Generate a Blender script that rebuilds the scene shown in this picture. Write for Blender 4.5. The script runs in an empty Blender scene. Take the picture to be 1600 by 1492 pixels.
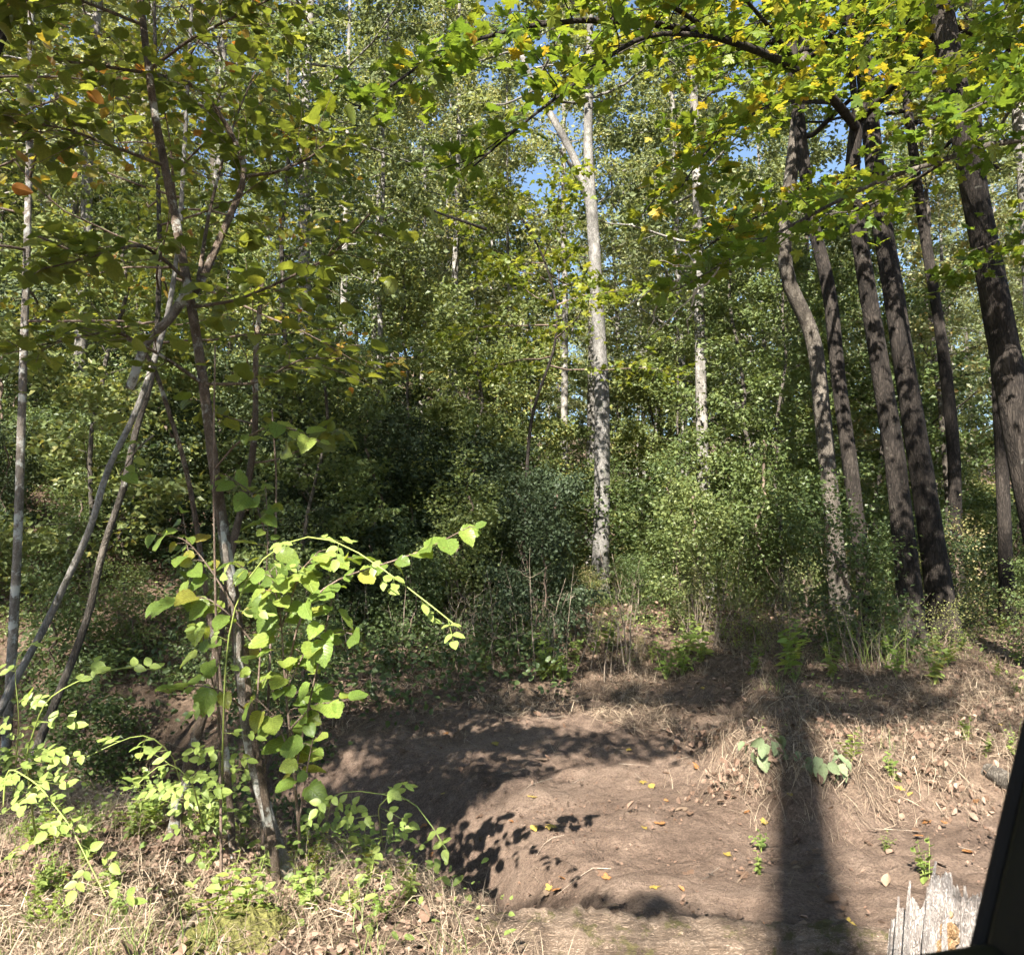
import bpy, math, random
import numpy as np
from mathutils import Vector, Matrix

# ------------------------------------------------------------------ camera, world, sun, exposure
SC = bpy.context.scene
COL = SC.collection
F, CX, CY = 1300.0, 800.0, 746.0
CAMZ = 1.30
PITCH = math.radians(8.05)
CP, SP = math.cos(PITCH), math.sin(PITCH)
cam_data = bpy.data.cameras.new('camera')
cam = bpy.data.objects.new('camera', cam_data)
COL.objects.link(cam)
cam_data.sensor_fit = 'HORIZONTAL'
cam_data.sensor_width = 36.0
cam_data.lens = 36.0 * F / 1600.0
cam_data.dof.use_dof = True
cam_data.dof.focus_distance = 6.0
cam_data.dof.aperture_fstop = 15.0
cam_data.clip_start = 0.02
cam_data.clip_end = 2000.0
cam.location = (0, 0, CAMZ)
cam.rotation_euler = (math.pi / 2 + PITCH, 0, 0)
SC.camera = cam

SUN_AZ = math.radians(17.5)      # the light travels this far to the right of straight ahead
SUN_EL = math.radians(37.0)
world = bpy.data.worlds.new('World')
SC.world = world
world.use_nodes = True
wn = world.node_tree.nodes
wl = world.node_tree.links
bg = wn['Background']
sky = wn.new('ShaderNodeTexSky')
sky.sky_type = 'NISHITA'
sky.sun_disc = False
sky.sun_elevation = SUN_EL
sky.sun_rotation = math.pi + SUN_AZ
sky.air_density = 1.0
sky.dust_density = 0.4
sky.ozone_density = 1.2
wl.new(sky.outputs[0], bg.inputs[0])
bg.inputs[1].default_value = 0.06
sun_data = bpy.data.lights.new('sun', 'SUN')
sun_data.energy = 5.0
sun_data.angle = math.radians(0.5)
sun_data.color = (1.0, 0.95, 0.87)
sun = bpy.data.objects.new('sun', sun_data)
COL.objects.link(sun)
SUND = Vector((math.sin(SUN_AZ) * math.cos(SUN_EL), math.cos(SUN_AZ) * math.cos(SUN_EL), -math.sin(SUN_EL)))
sun.rotation_euler = SUND.to_track_quat('-Z', 'Y').to_euler()
SC.view_settings.view_transform = 'Standard'
SC.view_settings.look = 'None'
SC.view_settings.gamma = 1.0
SC.view_settings.exposure = 2.25
SC.cycles.max_bounces = 5
SC.cycles.diffuse_bounces = 3
SC.cycles.transmission_bounces = 4
SC.cycles.use_adaptive_sampling = True
SC.cycles.adaptive_threshold = 0.035
SC.cycles.adaptive_min_samples = 16

rng = np.random.default_rng(11)
random.seed(5)

# ------------------------------------------------------------------ helpers
def at(px, py, Y):
    xc = (px - CX) / F
    yc = (CY - py) / F
    dy = CP - yc * SP
    dz = SP + yc * CP
    t = Y / dy
    return np.array([xc * t, Y, CAMZ + dz * t])

def to_px(p):
    v = np.asarray(p, float) - np.array([0, 0, CAMZ])
    zc = v[1] * CP + v[2] * SP
    yc = -v[1] * SP + v[2] * CP
    return CX + F * v[0] / zc, CY - F * yc / zc

def sstep(a, b, x):
    t = np.clip((x - a) / (b - a), 0, 1)
    return t * t * (3 - 2 * t)

def _hash(ix, iy, seed):
    h = (ix.astype(np.int64) * 374761393 + iy.astype(np.int64) * 668265263 + seed * 1442695041) & 0xFFFFFFFF
    h = ((h ^ (h >> 13)) * 1274126177) & 0xFFFFFFFF
    h = h ^ (h >> 16)
    return (h & 0xFFFF) / 65535.0

def vnoise(x, y, seed=0):
    x = np.asarray(x, float); y = np.asarray(y, float)
    ix = np.floor(x); iy = np.floor(y)
    fx = x - ix; fy = y - iy
    fx = fx * fx * (3 - 2 * fx); fy = fy * fy * (3 - 2 * fy)
    a = _hash(ix, iy, seed); b = _hash(ix + 1, iy, seed)
    c = _hash(ix, iy + 1, seed); d = _hash(ix + 1, iy + 1, seed)
    return (a * (1 - fx) + b * fx) * (1 - fy) + (c * (1 - fx) + d * fx) * fy - 0.5

def fbm(x, y, sc, seed=0, oc=3):
    r = 0; a = 1.0
    for k in range(oc):
        r = r + a * vnoise(x * sc, y * sc, seed + k * 17)
        sc *= 2.1; a *= 0.5
    return r

def nrm(v):
    v = np.asarray(v, float)
    return v / np.maximum(np.linalg.norm(v, axis=-1, keepdims=True), 1e-9)

# ------------------------------------------------------------------ terrain
def y_edge(x):
    return np.interp(x, [-40, -9, -5, -3, -1.8, -1.0, -0.45, -0.1, 0.35, 0.8, 3, 40],
                     [30, 9, 7.0, 5.8, 5.0, 4.45, 3.9, 3.45, 2.2, 0, -6, -40])

def plateau(x, y):
    d1 = y - y_edge(x) + 0.35 * fbm(x, y, 1.3, 3)
    return 1 - sstep(-0.15, 0.6, d1)

def scarp(x, y):
    n = fbm(x, y, 1.1, 21)
    return sstep(5.3, 5.95, y + 0.7 * n) * sstep(1.35, 1.95, x + 0.8 * fbm(x, y, 0.8, 25) - 0.12 * (y - 6))

def gz(x, y):
    x = np.asarray(x, float); y = np.asarray(y, float)
    z = np.interp(y, [-300, -20, 0, 3, 4.5, 6.5, 8.5, 10.5, 13, 20, 40, 80, 200, 400],
                  [0, 0, 0, -0.10, -0.17, -0.05, 0.25, 0.72, 1.0, 1.35, 4.2, 14, 40, 60])
    d1 = y - y_edge(x)
    c = d1 - 1.25
    g = np.exp(-np.where(c < 0, (c / 0.62) ** 2, (c / 0.9) ** 2))
    z = z - 0.95 * g * sstep(0.7, -0.6, x) - 0.5 * g * sstep(-0.4, -2.2, x)
    hw = 1 / (1 + np.exp(np.clip((x + 2.2) / 0.9, -30, 30)))
    hill = np.maximum(0, (y - 10) * 0.75 + (-x - 2) * 0.3)
    hill = np.where(hill < 1, hill * hill * 0.5, hill - 0.5)
    hill = np.where(hill < 16, hill, 16 + 0.25 * (hill - 16))
    z = z + 0.40 * hill * hw * sstep(1.2, 4.5, d1)
    sc = scarp(x, y)
    z = z + 0.27 * sc * (1 - sstep(8, 11, y))
    pl = plateau(x, y)
    z = z * (1 - pl) + pl * (0.10 + 0.10 * fbm(x, y, 0.9, 41) + 0.02 * (x + 1))
    near = 1 - sstep(14, 30, y)
    z = z + near * (0.07 * fbm(x, y, 1.6, 5) + 0.03 * fbm(x, y, 6.0, 8))
    z = z + (1 - near) * 0.8 * fbm(x, y, 0.12, 9)
    return z

def ground_at(px, py, y0=2.3, y1=60):
    ys = np.arange(y0, y1, 0.02)
    xc = (px - CX) / F; yc = (CY - py) / F
    dy = CP - yc * SP; dz = SP + yc * CP
    t = ys / dy
    h = gz(xc * t, ys) - (CAMZ + dz * t)
    k = np.argmax(h > 0)
    if h[k] <= 0:
        k = len(ys) - 1
    return np.array([xc * t[k], ys[k], float(gz(xc * t[k], ys[k]))])

# ------------------------------------------------------------------ mesh collector
class Acc:
    def __init__(s):
        s.v = []; s.t = []; s.q = []; s.rt = []; s.rq = []; s.n = 0
    def tris(s, V, T, R=0.5):
        s.v.append(np.asarray(V, float).reshape(-1, 3)); s.t.append(np.asarray(T, np.int64).reshape(-1, 3) + s.n)
        s.rt.append(np.broadcast_to(np.asarray(R, float), (len(s.t[-1]),)))
        s.n += len(s.v[-1])
    def quads(s, V, Q, R=0.5):
        s.v.append(np.asarray(V, float).reshape(-1, 3)); s.q.append(np.asarray(Q, np.int64).reshape(-1, 4) + s.n)
        s.rq.append(np.broadcast_to(np.asarray(R, float), (len(s.q[-1]),)))
        s.n += len(s.v[-1])
    def mesh(s, name, mat, origin=(0, 0, 0), smooth=True):
        V = np.concatenate(s.v) - np.asarray(origin, float)
        T = np.concatenate(s.t) if s.t else np.zeros((0, 3), np.int64)
        Q = np.concatenate(s.q) if s.q else np.zeros((0, 4), np.int64)
        me = bpy.data.meshes.new(name)
        me.vertices.add(len(V)); me.vertices.foreach_set('co', V.astype(np.float32).ravel())
        nl = 3 * len(T) + 4 * len(Q)
        me.loops.add(nl)
        me.loops.foreach_set('vertex_index', np.concatenate([T.ravel(), Q.ravel()]).astype(np.int32))
        npoly = len(T) + len(Q)
        me.polygons.add(npoly)
        ls = np.concatenate([np.arange(len(T)) * 3, 3 * len(T) + np.arange(len(Q)) * 4]).astype(np.int32)
        me.polygons.foreach_set('loop_start', ls)
        me.polygons.foreach_set('use_smooth', np.full(npoly, smooth))
        at_ = me.attributes.new('rnd', 'FLOAT', 'FACE')
        rr = np.concatenate([np.concatenate(s.rt) if s.rt else np.zeros(0), np.concatenate(s.rq) if s.rq else np.zeros(0)])
        at_.data.foreach_set('value', rr.astype(np.float32))
        me.update(calc_edges=True)
        me.validate()
        if mat: me.materials.append(mat)
        return me

def tag(o, label=None, cat=None, group=None, kind=None):
    if label: o['label'] = label
    if cat: o['category'] = cat
    if group: o['group'] = group
    if kind: o['kind'] = kind
    return o

def obj(name, me, parent=None, loc=(0, 0, 0)):
    o = bpy.data.objects.new(name, me)
    COL.objects.link(o)
    o.location = loc
    if parent is not None:
        o.parent = parent
    return o

def empty(name, loc, label=None, cat=None, group=None):
    o = bpy.data.objects.new(name, None)
    COL.objects.link(o)
    o.location = loc
    o.empty_display_size = 0.1
    return tag(o, label, cat, group)

def resample(P, n):
    P = np.asarray(P, float)
    d = np.r_[0, np.cumsum(np.linalg.norm(np.diff(P, axis=0), axis=1))]
    u = np.linspace(0, d[-1], n)
    Q = np.stack([np.interp(u, d, P[:, k]) for k in range(3)], 1)
    return Q

def smooth_path(P, n, it=6):
    Q = resample(P, n)
    for _ in range(it):
        Q[1:-1] = 0.25 * Q[:-2] + 0.5 * Q[1:-1] + 0.25 * Q[2:]
    return Q

def tube(acc, P, R, sides=6, rough=0.0, cap=False, rnd=0.5, seed=0, flare=None):
    P = np.asarray(P, float); n = len(P)
    R = np.broadcast_to(np.asarray(R, float), (n,))
    T = np.empty_like(P)
    T[1:-1] = P[2:] - P[:-2]; T[0] = P[1] - P[0]; T[-1] = P[-1] - P[-2]
    T = nrm(T)
    ref = np.array([0.0, 0, 1.0]) if abs(T[:, 2].mean()) < 0.8 else np.array([0.0, 1.0, 0.0])
    U = nrm(np.cross(T, ref)); W = np.cross(T, U)
    a = np.arange(sides) / sides * 2 * math.pi
    rr = np.repeat(R[:, None], sides, 1)
    if rough:
        s = np.r_[0, np.cumsum(np.linalg.norm(np.diff(P, axis=0), axis=1))]
        A, S_ = np.meshgrid(a, s)
        nn = vnoise(np.cos(A) * 2.2 + 9, np.sin(A) * 2.2 + S_ * 2.5 / max(R.max() * 6, .05) * .5, seed) + 0.6 * vnoise(np.cos(A) * 5 + 30, np.sin(A) * 5 + S_ * 9, seed + 3)
        rr = rr * (1 + rough * nn)
    V = P[:, None, :] + rr[:, :, None] * (np.cos(a)[None, :, None] * U[:, None, :] + np.sin(a)[None, :, None] * W[:, None, :])
    i = np.arange(n - 1)[:, None] * sides; j = np.arange(sides)[None, :]; j2 = (j + 1) % sides
    Q = np.stack([i + j, i + j2, i + sides + j2, i + sides + j], -1).reshape(-1, 4)
    acc.quads(V.reshape(-1, 3), Q, rnd)
    if cap:
        for e, c in ((0, P[0]), (n - 1, P[-1])):
            VV = np.vstack([V[e], c[None]])
            TT = [[k, (k + 1) % sides, sides] for k in range(sides)]
            acc.tris(VV, TT, rnd)

# ------------------------------------------------------------------ leaf templates: (verts, tris); stalk at origin, tip along +y, unit length
def _t(v, t): return np.array(v, float), np.array(t, int)
LEAF_D = _t([[0, 0, 0], [0.36, 0.45, 0.10], [0, 1, -0.06], [-0.36, 0.45, 0.10]], [[0, 1, 2], [0, 2, 3]])

def fan_leaf(outline, fold=0.12, droop=0.15, mid=(0.25, 0.55, 0.8)):
    """outline: right half from stalk to tip (x>=0). Returns midrib-split leaf."""
    R = np.array(outline, float)
    n = len(R)
    ys = np.r_[0, mid, 1.0]
    M = np.stack([np.zeros(len(ys)), ys], 1)
    verts = []; tris = []
    def zf(x, y): return fold * abs(x) * 1.6 - droop * y * y + 0.05 * math.sin(y * 9) * abs(x)
    for m in M: verts.append([m[0], m[1], zf(*m)])
    for side in (1, -1):
        b = len(verts)
        for p in R: verts.append([side * p[0], p[1], zf(p[0], p[1]) + 0.02 * math.sin(p[1] * 14 + side)])
        ring = list(range(b, b + n))
        k = 0
        seq = ring
        # connect outline ring to midrib
        prev = 0
        for i in range(n - 1):
            y = 0.5 * (R[i, 1] + R[i + 1, 1])
            m = int(np.argmin(abs(ys - y)))
            m = max(m, prev)
            if m != prev:
                for mm in range(prev, m):
                    tris.append([seq[i], mm + 1, mm][::side])
            tris.append([seq[i], seq[i + 1], m][::side])
            prev = m
        for mm in range(prev, len(ys) - 1):
            tris.append([seq[-1], mm + 1, mm][::side])
        tris.append([0, seq[0], 0]) if False else None
    return _t(verts, [t for t in tris if t is not None])

LEAF_O = fan_leaf([[0.14, 0.04], [0.30, 0.22], [0.33, 0.45], [0.24, 0.72], [0.08, 0.93]], 0.15, 0.18, (0.35, 0.7))
def hazel_outline(k):
    pts = [[0.05, -0.03], [0.20, -0.02], [0.33, 0.10]]
    base = [(0.40, 0.20), (0.44, 0.34), (0.435, 0.50), (0.385, 0.64), (0.27, 0.77), (0.135, 0.88)]
    r = random.Random(k)
    for (x, y) in base:
        pts.append([x * (0.93 + .1 * r.random()), y])
        pts.append([x * 0.90, y + 0.065])
    pts.append([0.035, 0.975])
    return pts
LEAF_H = [fan_leaf(hazel_outline(k), 0.10 + 0.07 * k, 0.12 + 0.14 * k) for k in range(3)]

def maple_leaf(curl):
    half = [[0.03, 0.0], [0.17, -0.10], [0.30, -0.10], [0.26, 0.03], [0.44, 0.12], [0.60, 0.27], [0.47, 0.30], [0.45, 0.42], [0.30, 0.40], [0.20, 0.44], [0.29, 0.62], [0.20, 0.66], [0.19, 0.80], [0.09, 0.84], [0.0, 1.0]]
    L = [[-x, y] for x, y in half[:-1]][::-1]
    out = half + L
    V = [[0, 0.22, 0.0]]
    for x, y in out:
        r = math.hypot(x, y - 0.22)
        V.append([x, y, -curl * r * r * 0.8 + 0.06 * math.sin(7 * math.atan2(x, y - .22)) * r])
    T = [[0, 1 + i, 1 + (i + 1) % len(out)] for i in range(len(out))]
    return _t(V, T)
LEAF_M = [maple_leaf(c) for c in (0.15, 0.4, -0.2)]
LEAF_M1 = _t([[0, .22, 0], [0.03, 0, 0], [.30, -.1, -.05], [.30, .1, -.02], [.6, .27, -.1], [.4, .4, -.05], [.2, .44, 0], [.24, .7, -.06], [0, 1, -.12], [-.24, .7, -.06], [-.2, .44, 0], [-.4, .4, -.05], [-.6, .27, -.1], [-.3, .1, -.02], [-.3, -.1, -.05]],
             [[0, i, i + 1] for i in range(1, 14)] + [[0, 14, 1]])
LEAF_C = fan_leaf([[0.10, 0.0], [0.34, 0.2], [0.38, 0.42], [0.27, 0.7], [0.06, 0.95]], 0.45, -0.3, (0.4, 0.75))   # dry curled
LEAF_C2 = fan_leaf([[0.10, 0.0], [0.30, 0.2], [0.36, 0.45], [0.22, 0.72], [0.06, 0.95]], -0.35, 0.5, (0.4, 0.75))

def frames(N, D):
    N = nrm(N)
    D = D - (D * N).sum(-1, keepdims=True) * N
    D = nrm(D)
    X = np.cross(D, N)
    return X, D, N

def scatter(acc, tmpl, Pp, N, D, S, R=None):
    if len(Pp) == 0: return
    TV, TT = tmpl
    X, Y, Z = frames(np.asarray(N, float), np.asarray(D, float))
    S = np.broadcast_to(np.asarray(S, float), (len(Pp),))
    V = Pp[:, None, :] + S[:, None, None] * (TV[None, :, 0:1] * X[:, None, :] + TV[None, :, 1:2] * Y[:, None, :] + TV[None, :, 2:3] * Z[:, None, :])
    k = len(TV)
    T = TT[None] + (np.arange(len(Pp)) * k)[:, None, None]
    if R is None: R = rng.random(len(Pp))
    acc.tris(V.reshape(-1, 3), T.reshape(-1, 3), np.repeat(R, len(TT)))

def tmpl_mesh(name, tmpl, mat):
    a = Acc(); a.tris(tmpl[0], tmpl[1], 0.5)
    return a.mesh(name, mat)

def leaf_matrix(p, n, d, s):
    X, Y, Z = frames(np.asarray(n, float)[None], np.asarray(d, float)[None])
    M = np.eye(4)
    M[:3, 0] = X[0] * s; M[:3, 1] = Y[0] * s; M[:3, 2] = Z[0] * s; M[:3, 3] = p
    return Matrix(M.tolist())

# ------------------------------------------------------------------ materials
def mat_new(name):
    m = bpy.data.materials.new(name); m.use_nodes = True
    nt = m.node_tree
    for n in list(nt.nodes): nt.nodes.remove(n)
    out = nt.nodes.new('ShaderNodeOutputMaterial')
    return m, nt, out

def ramp(nt, stops):
    r = nt.nodes.new('ShaderNodeValToRGB')
    e = r.color_ramp.elements
    while len(e) > 1: e.remove(e[0])
    e[0].position = stops[0][0]; e[0].color = (*stops[0][1], 1)
    for p, c in stops[1:]:
        k = e.new(p); k.color = (*c, 1)
    return r

def leaf_mat(name, stops, trans=0.4, rough=0.45, objrand=0.35, spec=0.35, tgain=1.5, veins=False):
    m, nt, out = mat_new(name)
    N, L = nt.nodes, nt.links
    a = N.new('ShaderNodeAttribute'); a.attribute_name = 'rnd'
    oi = N.new('ShaderNodeObjectInfo')
    mm = N.new('ShaderNodeMath'); mm.operation = 'MULTIPLY_ADD'; mm.inputs[1].default_value = objrand; 
    L.new(oi.outputs['Random'], mm.inputs[0])
    sc = N.new('ShaderNodeMath'); sc.operation = 'MULTIPLY'; sc.inputs[1].default_value = 1 - objrand
    L.new(a.outputs['Fac'], sc.inputs[0]); L.new(sc.outputs[0], mm.inputs[2])
    r = ramp(nt, stops); L.new(mm.outputs[0], r.inputs[0])
    # blotches inside the leaf
    tc = N.new('ShaderNodeTexCoord')
    no = N.new('ShaderNodeTexNoise'); no.inputs['Scale'].default_value = 9.0; no.inputs['Detail'].default_value = 3
    L.new(tc.outputs['Object'], no.inputs['Vector'])
    mr = N.new('ShaderNodeMapRange'); mr.inputs[1].default_value = 0.3; mr.inputs[2].default_value = 0.7; mr.inputs[3].default_value = 0.78; mr.inputs[4].default_value = 1.18
    L.new(no.outputs['Fac'], mr.inputs[0])
    mx = N.new('ShaderNodeVectorMath'); mx.operation = 'SCALE'
    L.new(r.outputs[0], mx.inputs[0]); L.new(mr.outputs[0], mx.inputs['Scale'])
    hgt = None
    if veins:
        sx = N.new('ShaderNodeSeparateXYZ'); L.new(tc.outputs['Object'], sx.inputs[0])
        def mth(op, a_, b_=None):
            q = N.new('ShaderNodeMath'); q.operation = op
            for ix, v_ in enumerate((a_, b_)):
                if v_ is None: continue
                if isinstance(v_, (int, float)): q.inputs[ix].default_value = v_
                else: L.new(v_, q.inputs[ix])
            return q.outputs[0]
        ax = mth('ABSOLUTE', sx.outputs[0])
        ph = mth('MULTIPLY', mth('SUBTRACT', sx.outputs[1], mth('MULTIPLY', ax, 0.75)), 8.5)
        fr = mth('PINGPONG', ph, 0.5)
        side = N.new('ShaderNodeMapRange'); side.inputs[1].default_value = 0.0; side.inputs[2].default_value = 0.12; side.inputs[3].default_value = 0.0; side.inputs[4].default_value = 1.0
        L.new(fr, side.inputs[0])
        midr = N.new('ShaderNodeMapRange'); midr.inputs[1].default_value = 0.0; midr.inputs[2].default_value = 0.025; midr.inputs[3].default_value = 0.0; midr.inputs[4].default_value = 1.0
        L.new(ax, midr.inputs[0])
        both = mth('MULTIPLY', side.outputs[0], midr.outputs[0])
        gain = N.new('ShaderNodeMapRange'); gain.inputs[3].default_value = 1.28; gain.inputs[4].default_value = 0.97
        L.new(both, gain.inputs[0])
        m3 = N.new('ShaderNodeVectorMath'); m3.operation = 'SCALE'; L.new(mx.outputs[0], m3.inputs[0]); L.new(gain.outputs[0], m3.inputs['Scale'])
        hgt = both
        ns_ = N.new('ShaderNodeTexNoise'); ns_.inputs['Scale'].default_value = 5.0; ns_.inputs['Detail'].default_value = 5; ns_.inputs['Roughness'].default_value = 0.7
        of = N.new('ShaderNodeVectorMath'); of.operation = 'ADD'; cb = N.new('ShaderNodeCombineXYZ'); L.new(oi.outputs['Random'], cb.inputs[2])
        sc9 = N.new('ShaderNodeVectorMath'); sc9.operation = 'SCALE'; sc9.inputs['Scale'].default_value = 40.0
        L.new(cb.outputs[0], sc9.inputs[0]); L.new(sc9.outputs[0], of.inputs[0]); L.new(tc.outputs['Object'], of.inputs[1]); L.new(of.outputs[0], ns_.inputs['Vector'])
        sp_ = N.new('ShaderNodeMapRange'); sp_.inputs[1].default_value = 0.62; sp_.inputs[2].default_value = 0.70
        L.new(ns_.outputs['Fac'], sp_.inputs[0])
        mb = N.new('ShaderNodeMix'); mb.data_type = 'RGBA'; mb.inputs[7].default_value = (0.17, 0.095, 0.03, 1)
        L.new(sp_.outputs[0], mb.inputs[0]); L.new(m3.outputs[0], mb.inputs[6])
        mx = N.new('ShaderNodeVectorMath'); mx.operation = 'SCALE'; mx.inputs['Scale'].default_value = 1.0
        L.new(mb.outputs[2], mx.inputs[0])
    p = N.new('ShaderNodeBsdfPrincipled')
    L.new(mx.outputs[0], p.inputs['Base Color'])
    p.inputs['Roughness'].default_value = rough
    p.inputs['Specular IOR Level'].default_value = spec
    if hgt is not None:
        bp = N.new('ShaderNodeBump'); bp.inputs['Strength'].default_value = 0.6; bp.inputs['Distance'].default_value = 0.004
        L.new(hgt, bp.inputs['Height']); L.new(bp.outputs[0], p.inputs['Normal'])
    t = N.new('ShaderNodeBsdfTranslucent')
    g = N.new('ShaderNodeVectorMath'); g.operation = 'MULTIPLY'; g.inputs[1].default_value = (tgain * 1.1, tgain, tgain * 0.55)
    L.new(mx.outputs[0], g.inputs[0]); L.new(g.outputs[0], t.inputs['Color'])
    ms = N.new('ShaderNodeMixShader'); ms.inputs[0].default_value = trans
    L.new(p.outputs[0], ms.inputs[1]); L.new(t.outputs[0], ms.inputs[2])
    if veins:
        hm = N.new('ShaderNodeMapRange'); hm.inputs[1].default_value = 0.712; hm.inputs[2].default_value = 0.716
        L.new(ns_.outputs['Fac'], hm.inputs[0])
        tp = N.new('ShaderNodeBsdfTransparent'); mh = N.new('ShaderNodeMixShader')
        L.new(hm.outputs[0], mh.inputs[0]); L.new(ms.outputs[0], mh.inputs[1]); L.new(tp.outputs[0], mh.inputs[2])
        L.new(mh.outputs[0], out.inputs[0])
    else:
        L.new(ms.outputs[0], out.inputs[0])
    return m

def bark_mat(name, c0, c1, c2, scale=9.0, stretch=0.22, bump=0.5, lichen=None, lich_amt=0.55, rough=0.9, along=2):
    m, nt, out = mat_new(name)
    N, L = nt.nodes, nt.links
    tc = N.new('ShaderNodeTexCoord')
    mp = N.new('ShaderNodeMapping'); mp.inputs['Scale'].default_value = (1, 1, stretch) if along == 2 else (stretch, 1, 1)
    L.new(tc.outputs['Object'], mp.inputs[0])
    n1 = N.new('ShaderNodeTexNoise'); n1.inputs['Scale'].default_value = scale; n1.inputs['Detail'].default_value = 8; n1.inputs['Roughness'].default_value = 0.65
    L.new(mp.outputs[0], n1.inputs['Vector'])
    v = N.new('ShaderNodeTexVoronoi'); v.inputs['Scale'].default_value = scale * 2.2; v.feature = 'DISTANCE_TO_EDGE'
    nd = N.new('ShaderNodeTexNoise'); nd.inputs['Scale'].default_value = scale * 0.8; nd.inputs['Detail'].default_value = 4
    L.new(mp.outputs[0], nd.inputs['Vector'])
    va = N.new('ShaderNodeVectorMath'); va.operation = 'MULTIPLY_ADD'; va.inputs[1].default_value = (0.35, 0.35, 0.35)
    L.new(nd.outputs['Color'], va.inputs[0]); L.new(mp.outputs[0], va.inputs[2])
    L.new(va.outputs[0], v.inputs['Vector'])
    vr = N.new('ShaderNodeMapRange'); vr.inputs[1].default_value = 0.0; vr.inputs[2].default_value = 0.25
    L.new(v.outputs[0], vr.inputs[0])
    mul = N.new('ShaderNodeMath'); mul.operation = 'MULTIPLY_ADD'; mul.inputs[1].default_value = 0.22
    L.new(vr.outputs[0], mul.inputs[0])
    sub = N.new('ShaderNodeMath'); sub.operation = 'MULTIPLY'; sub.inputs[1].default_value = 0.9
    L.new(n1.outputs['Fac'], sub.inputs[0]); L.new(sub.outputs[0], mul.inputs[2])
    r = ramp(nt, [(0.25, c0), (0.5, c1), (0.75, c2)])
    L.new(mul.outputs[0], r.inputs[0])
    col = r.outputs[0]
    nl_ = N.new('ShaderNodeTexNoise'); nl_.inputs['Scale'].default_value = 2.6; nl_.inputs['Detail'].default_value = 5; nl_.inputs['Roughness'].default_value = 0.7
    mp2 = N.new('ShaderNodeMapping'); mp2.inputs['Scale'].default_value = (1.6, 1.6, 0.7)
    L.new(tc.outputs['Object'], mp2.inputs[0]); L.new(mp2.outputs[0], nl_.inputs['Vector'])
    ml = N.new('ShaderNodeMapRange'); ml.inputs[1].default_value = 0.32; ml.inputs[2].default_value = 0.68; ml.inputs[3].default_value = 0.45; ml.inputs[4].default_value = 1.2
    L.new(nl_.outputs['Fac'], ml.inputs[0])
    sv = N.new('ShaderNodeVectorMath'); sv.operation = 'SCALE'; L.new(col, sv.inputs[0]); L.new(ml.outputs[0], sv.inputs['Scale'])
    col = sv.outputs[0]
    if lichen:
        n2 = N.new('ShaderNodeTexNoise'); n2.inputs['Scale'].default_value = 7.0; n2.inputs['Detail'].default_value = 6; n2.inputs['Roughness'].default_value = 0.7
        L.new(tc.outputs['Object'], n2.inputs['Vector'])
        lr = N.new('ShaderNodeMapRange'); lr.inputs[1].default_value = lich_amt; lr.inputs[2].default_value = lich_amt + 0.07
        L.new(n2.outputs['Fac'], lr.inputs[0])
        mc = N.new('ShaderNodeMix'); mc.data_type = 'RGBA'
        L.new(lr.outputs[0], mc.inputs[0]); L.new(col, mc.inputs[6]); mc.inputs[7].default_value = (*lichen, 1)
        col = mc.outputs[2]
    p = N.new('ShaderNodeBsdfPrincipled'); p.inputs['Roughness'].default_value = rough; p.inputs['Specular IOR Level'].default_value = 0.2
    L.new(col, p.inputs['Base Color'])
    b = N.new('ShaderNodeBump'); b.inputs['Strength'].default_value = bump; b.inputs['Distance'].default_value = 0.02
    L.new(mul.outputs[0], b.inputs['Height']); L.new(b.outputs[0], p.inputs['Normal'])
    L.new(p.outputs[0], out.inputs[0])
    return m

def plain_mat(name, c, rough=0.6, spec=0.3, noise=0.25, scale=20, bump=0.2, dist=.01):
    m, nt, out = mat_new(name)
    N, L = nt.nodes, nt.links
    tc = N.new('ShaderNodeTexCoord')
    n1 = N.new('ShaderNodeTexNoise'); n1.inputs['Scale'].default_value = scale; n1.inputs['Detail'].default_value = 6
    L.new(tc.outputs['Object'], n1.inputs['Vector'])
    r = ramp(nt, [(0.3, tuple(x * (1 - noise) for x in c)), (0.7, tuple(x * (1 + noise) for x in c))])
    L.new(n1.outputs['Fac'], r.inputs[0])
    p = N.new('ShaderNodeBsdfPrincipled'); p.inputs['Roughness'].default_value = rough; p.inputs['Specular IOR Level'].default_value = spec
    L.new(r.outputs[0], p.inputs['Base Color'])
    b = N.new('ShaderNodeBump'); b.inputs['Strength'].default_value = bump; b.inputs['Distance'].default_value = dist
    L.new(n1.outputs['Fac'], b.inputs['Height']); L.new(b.outputs[0], p.inputs['Normal'])
    L.new(p.outputs[0], out.inputs[0])
    return m

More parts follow.
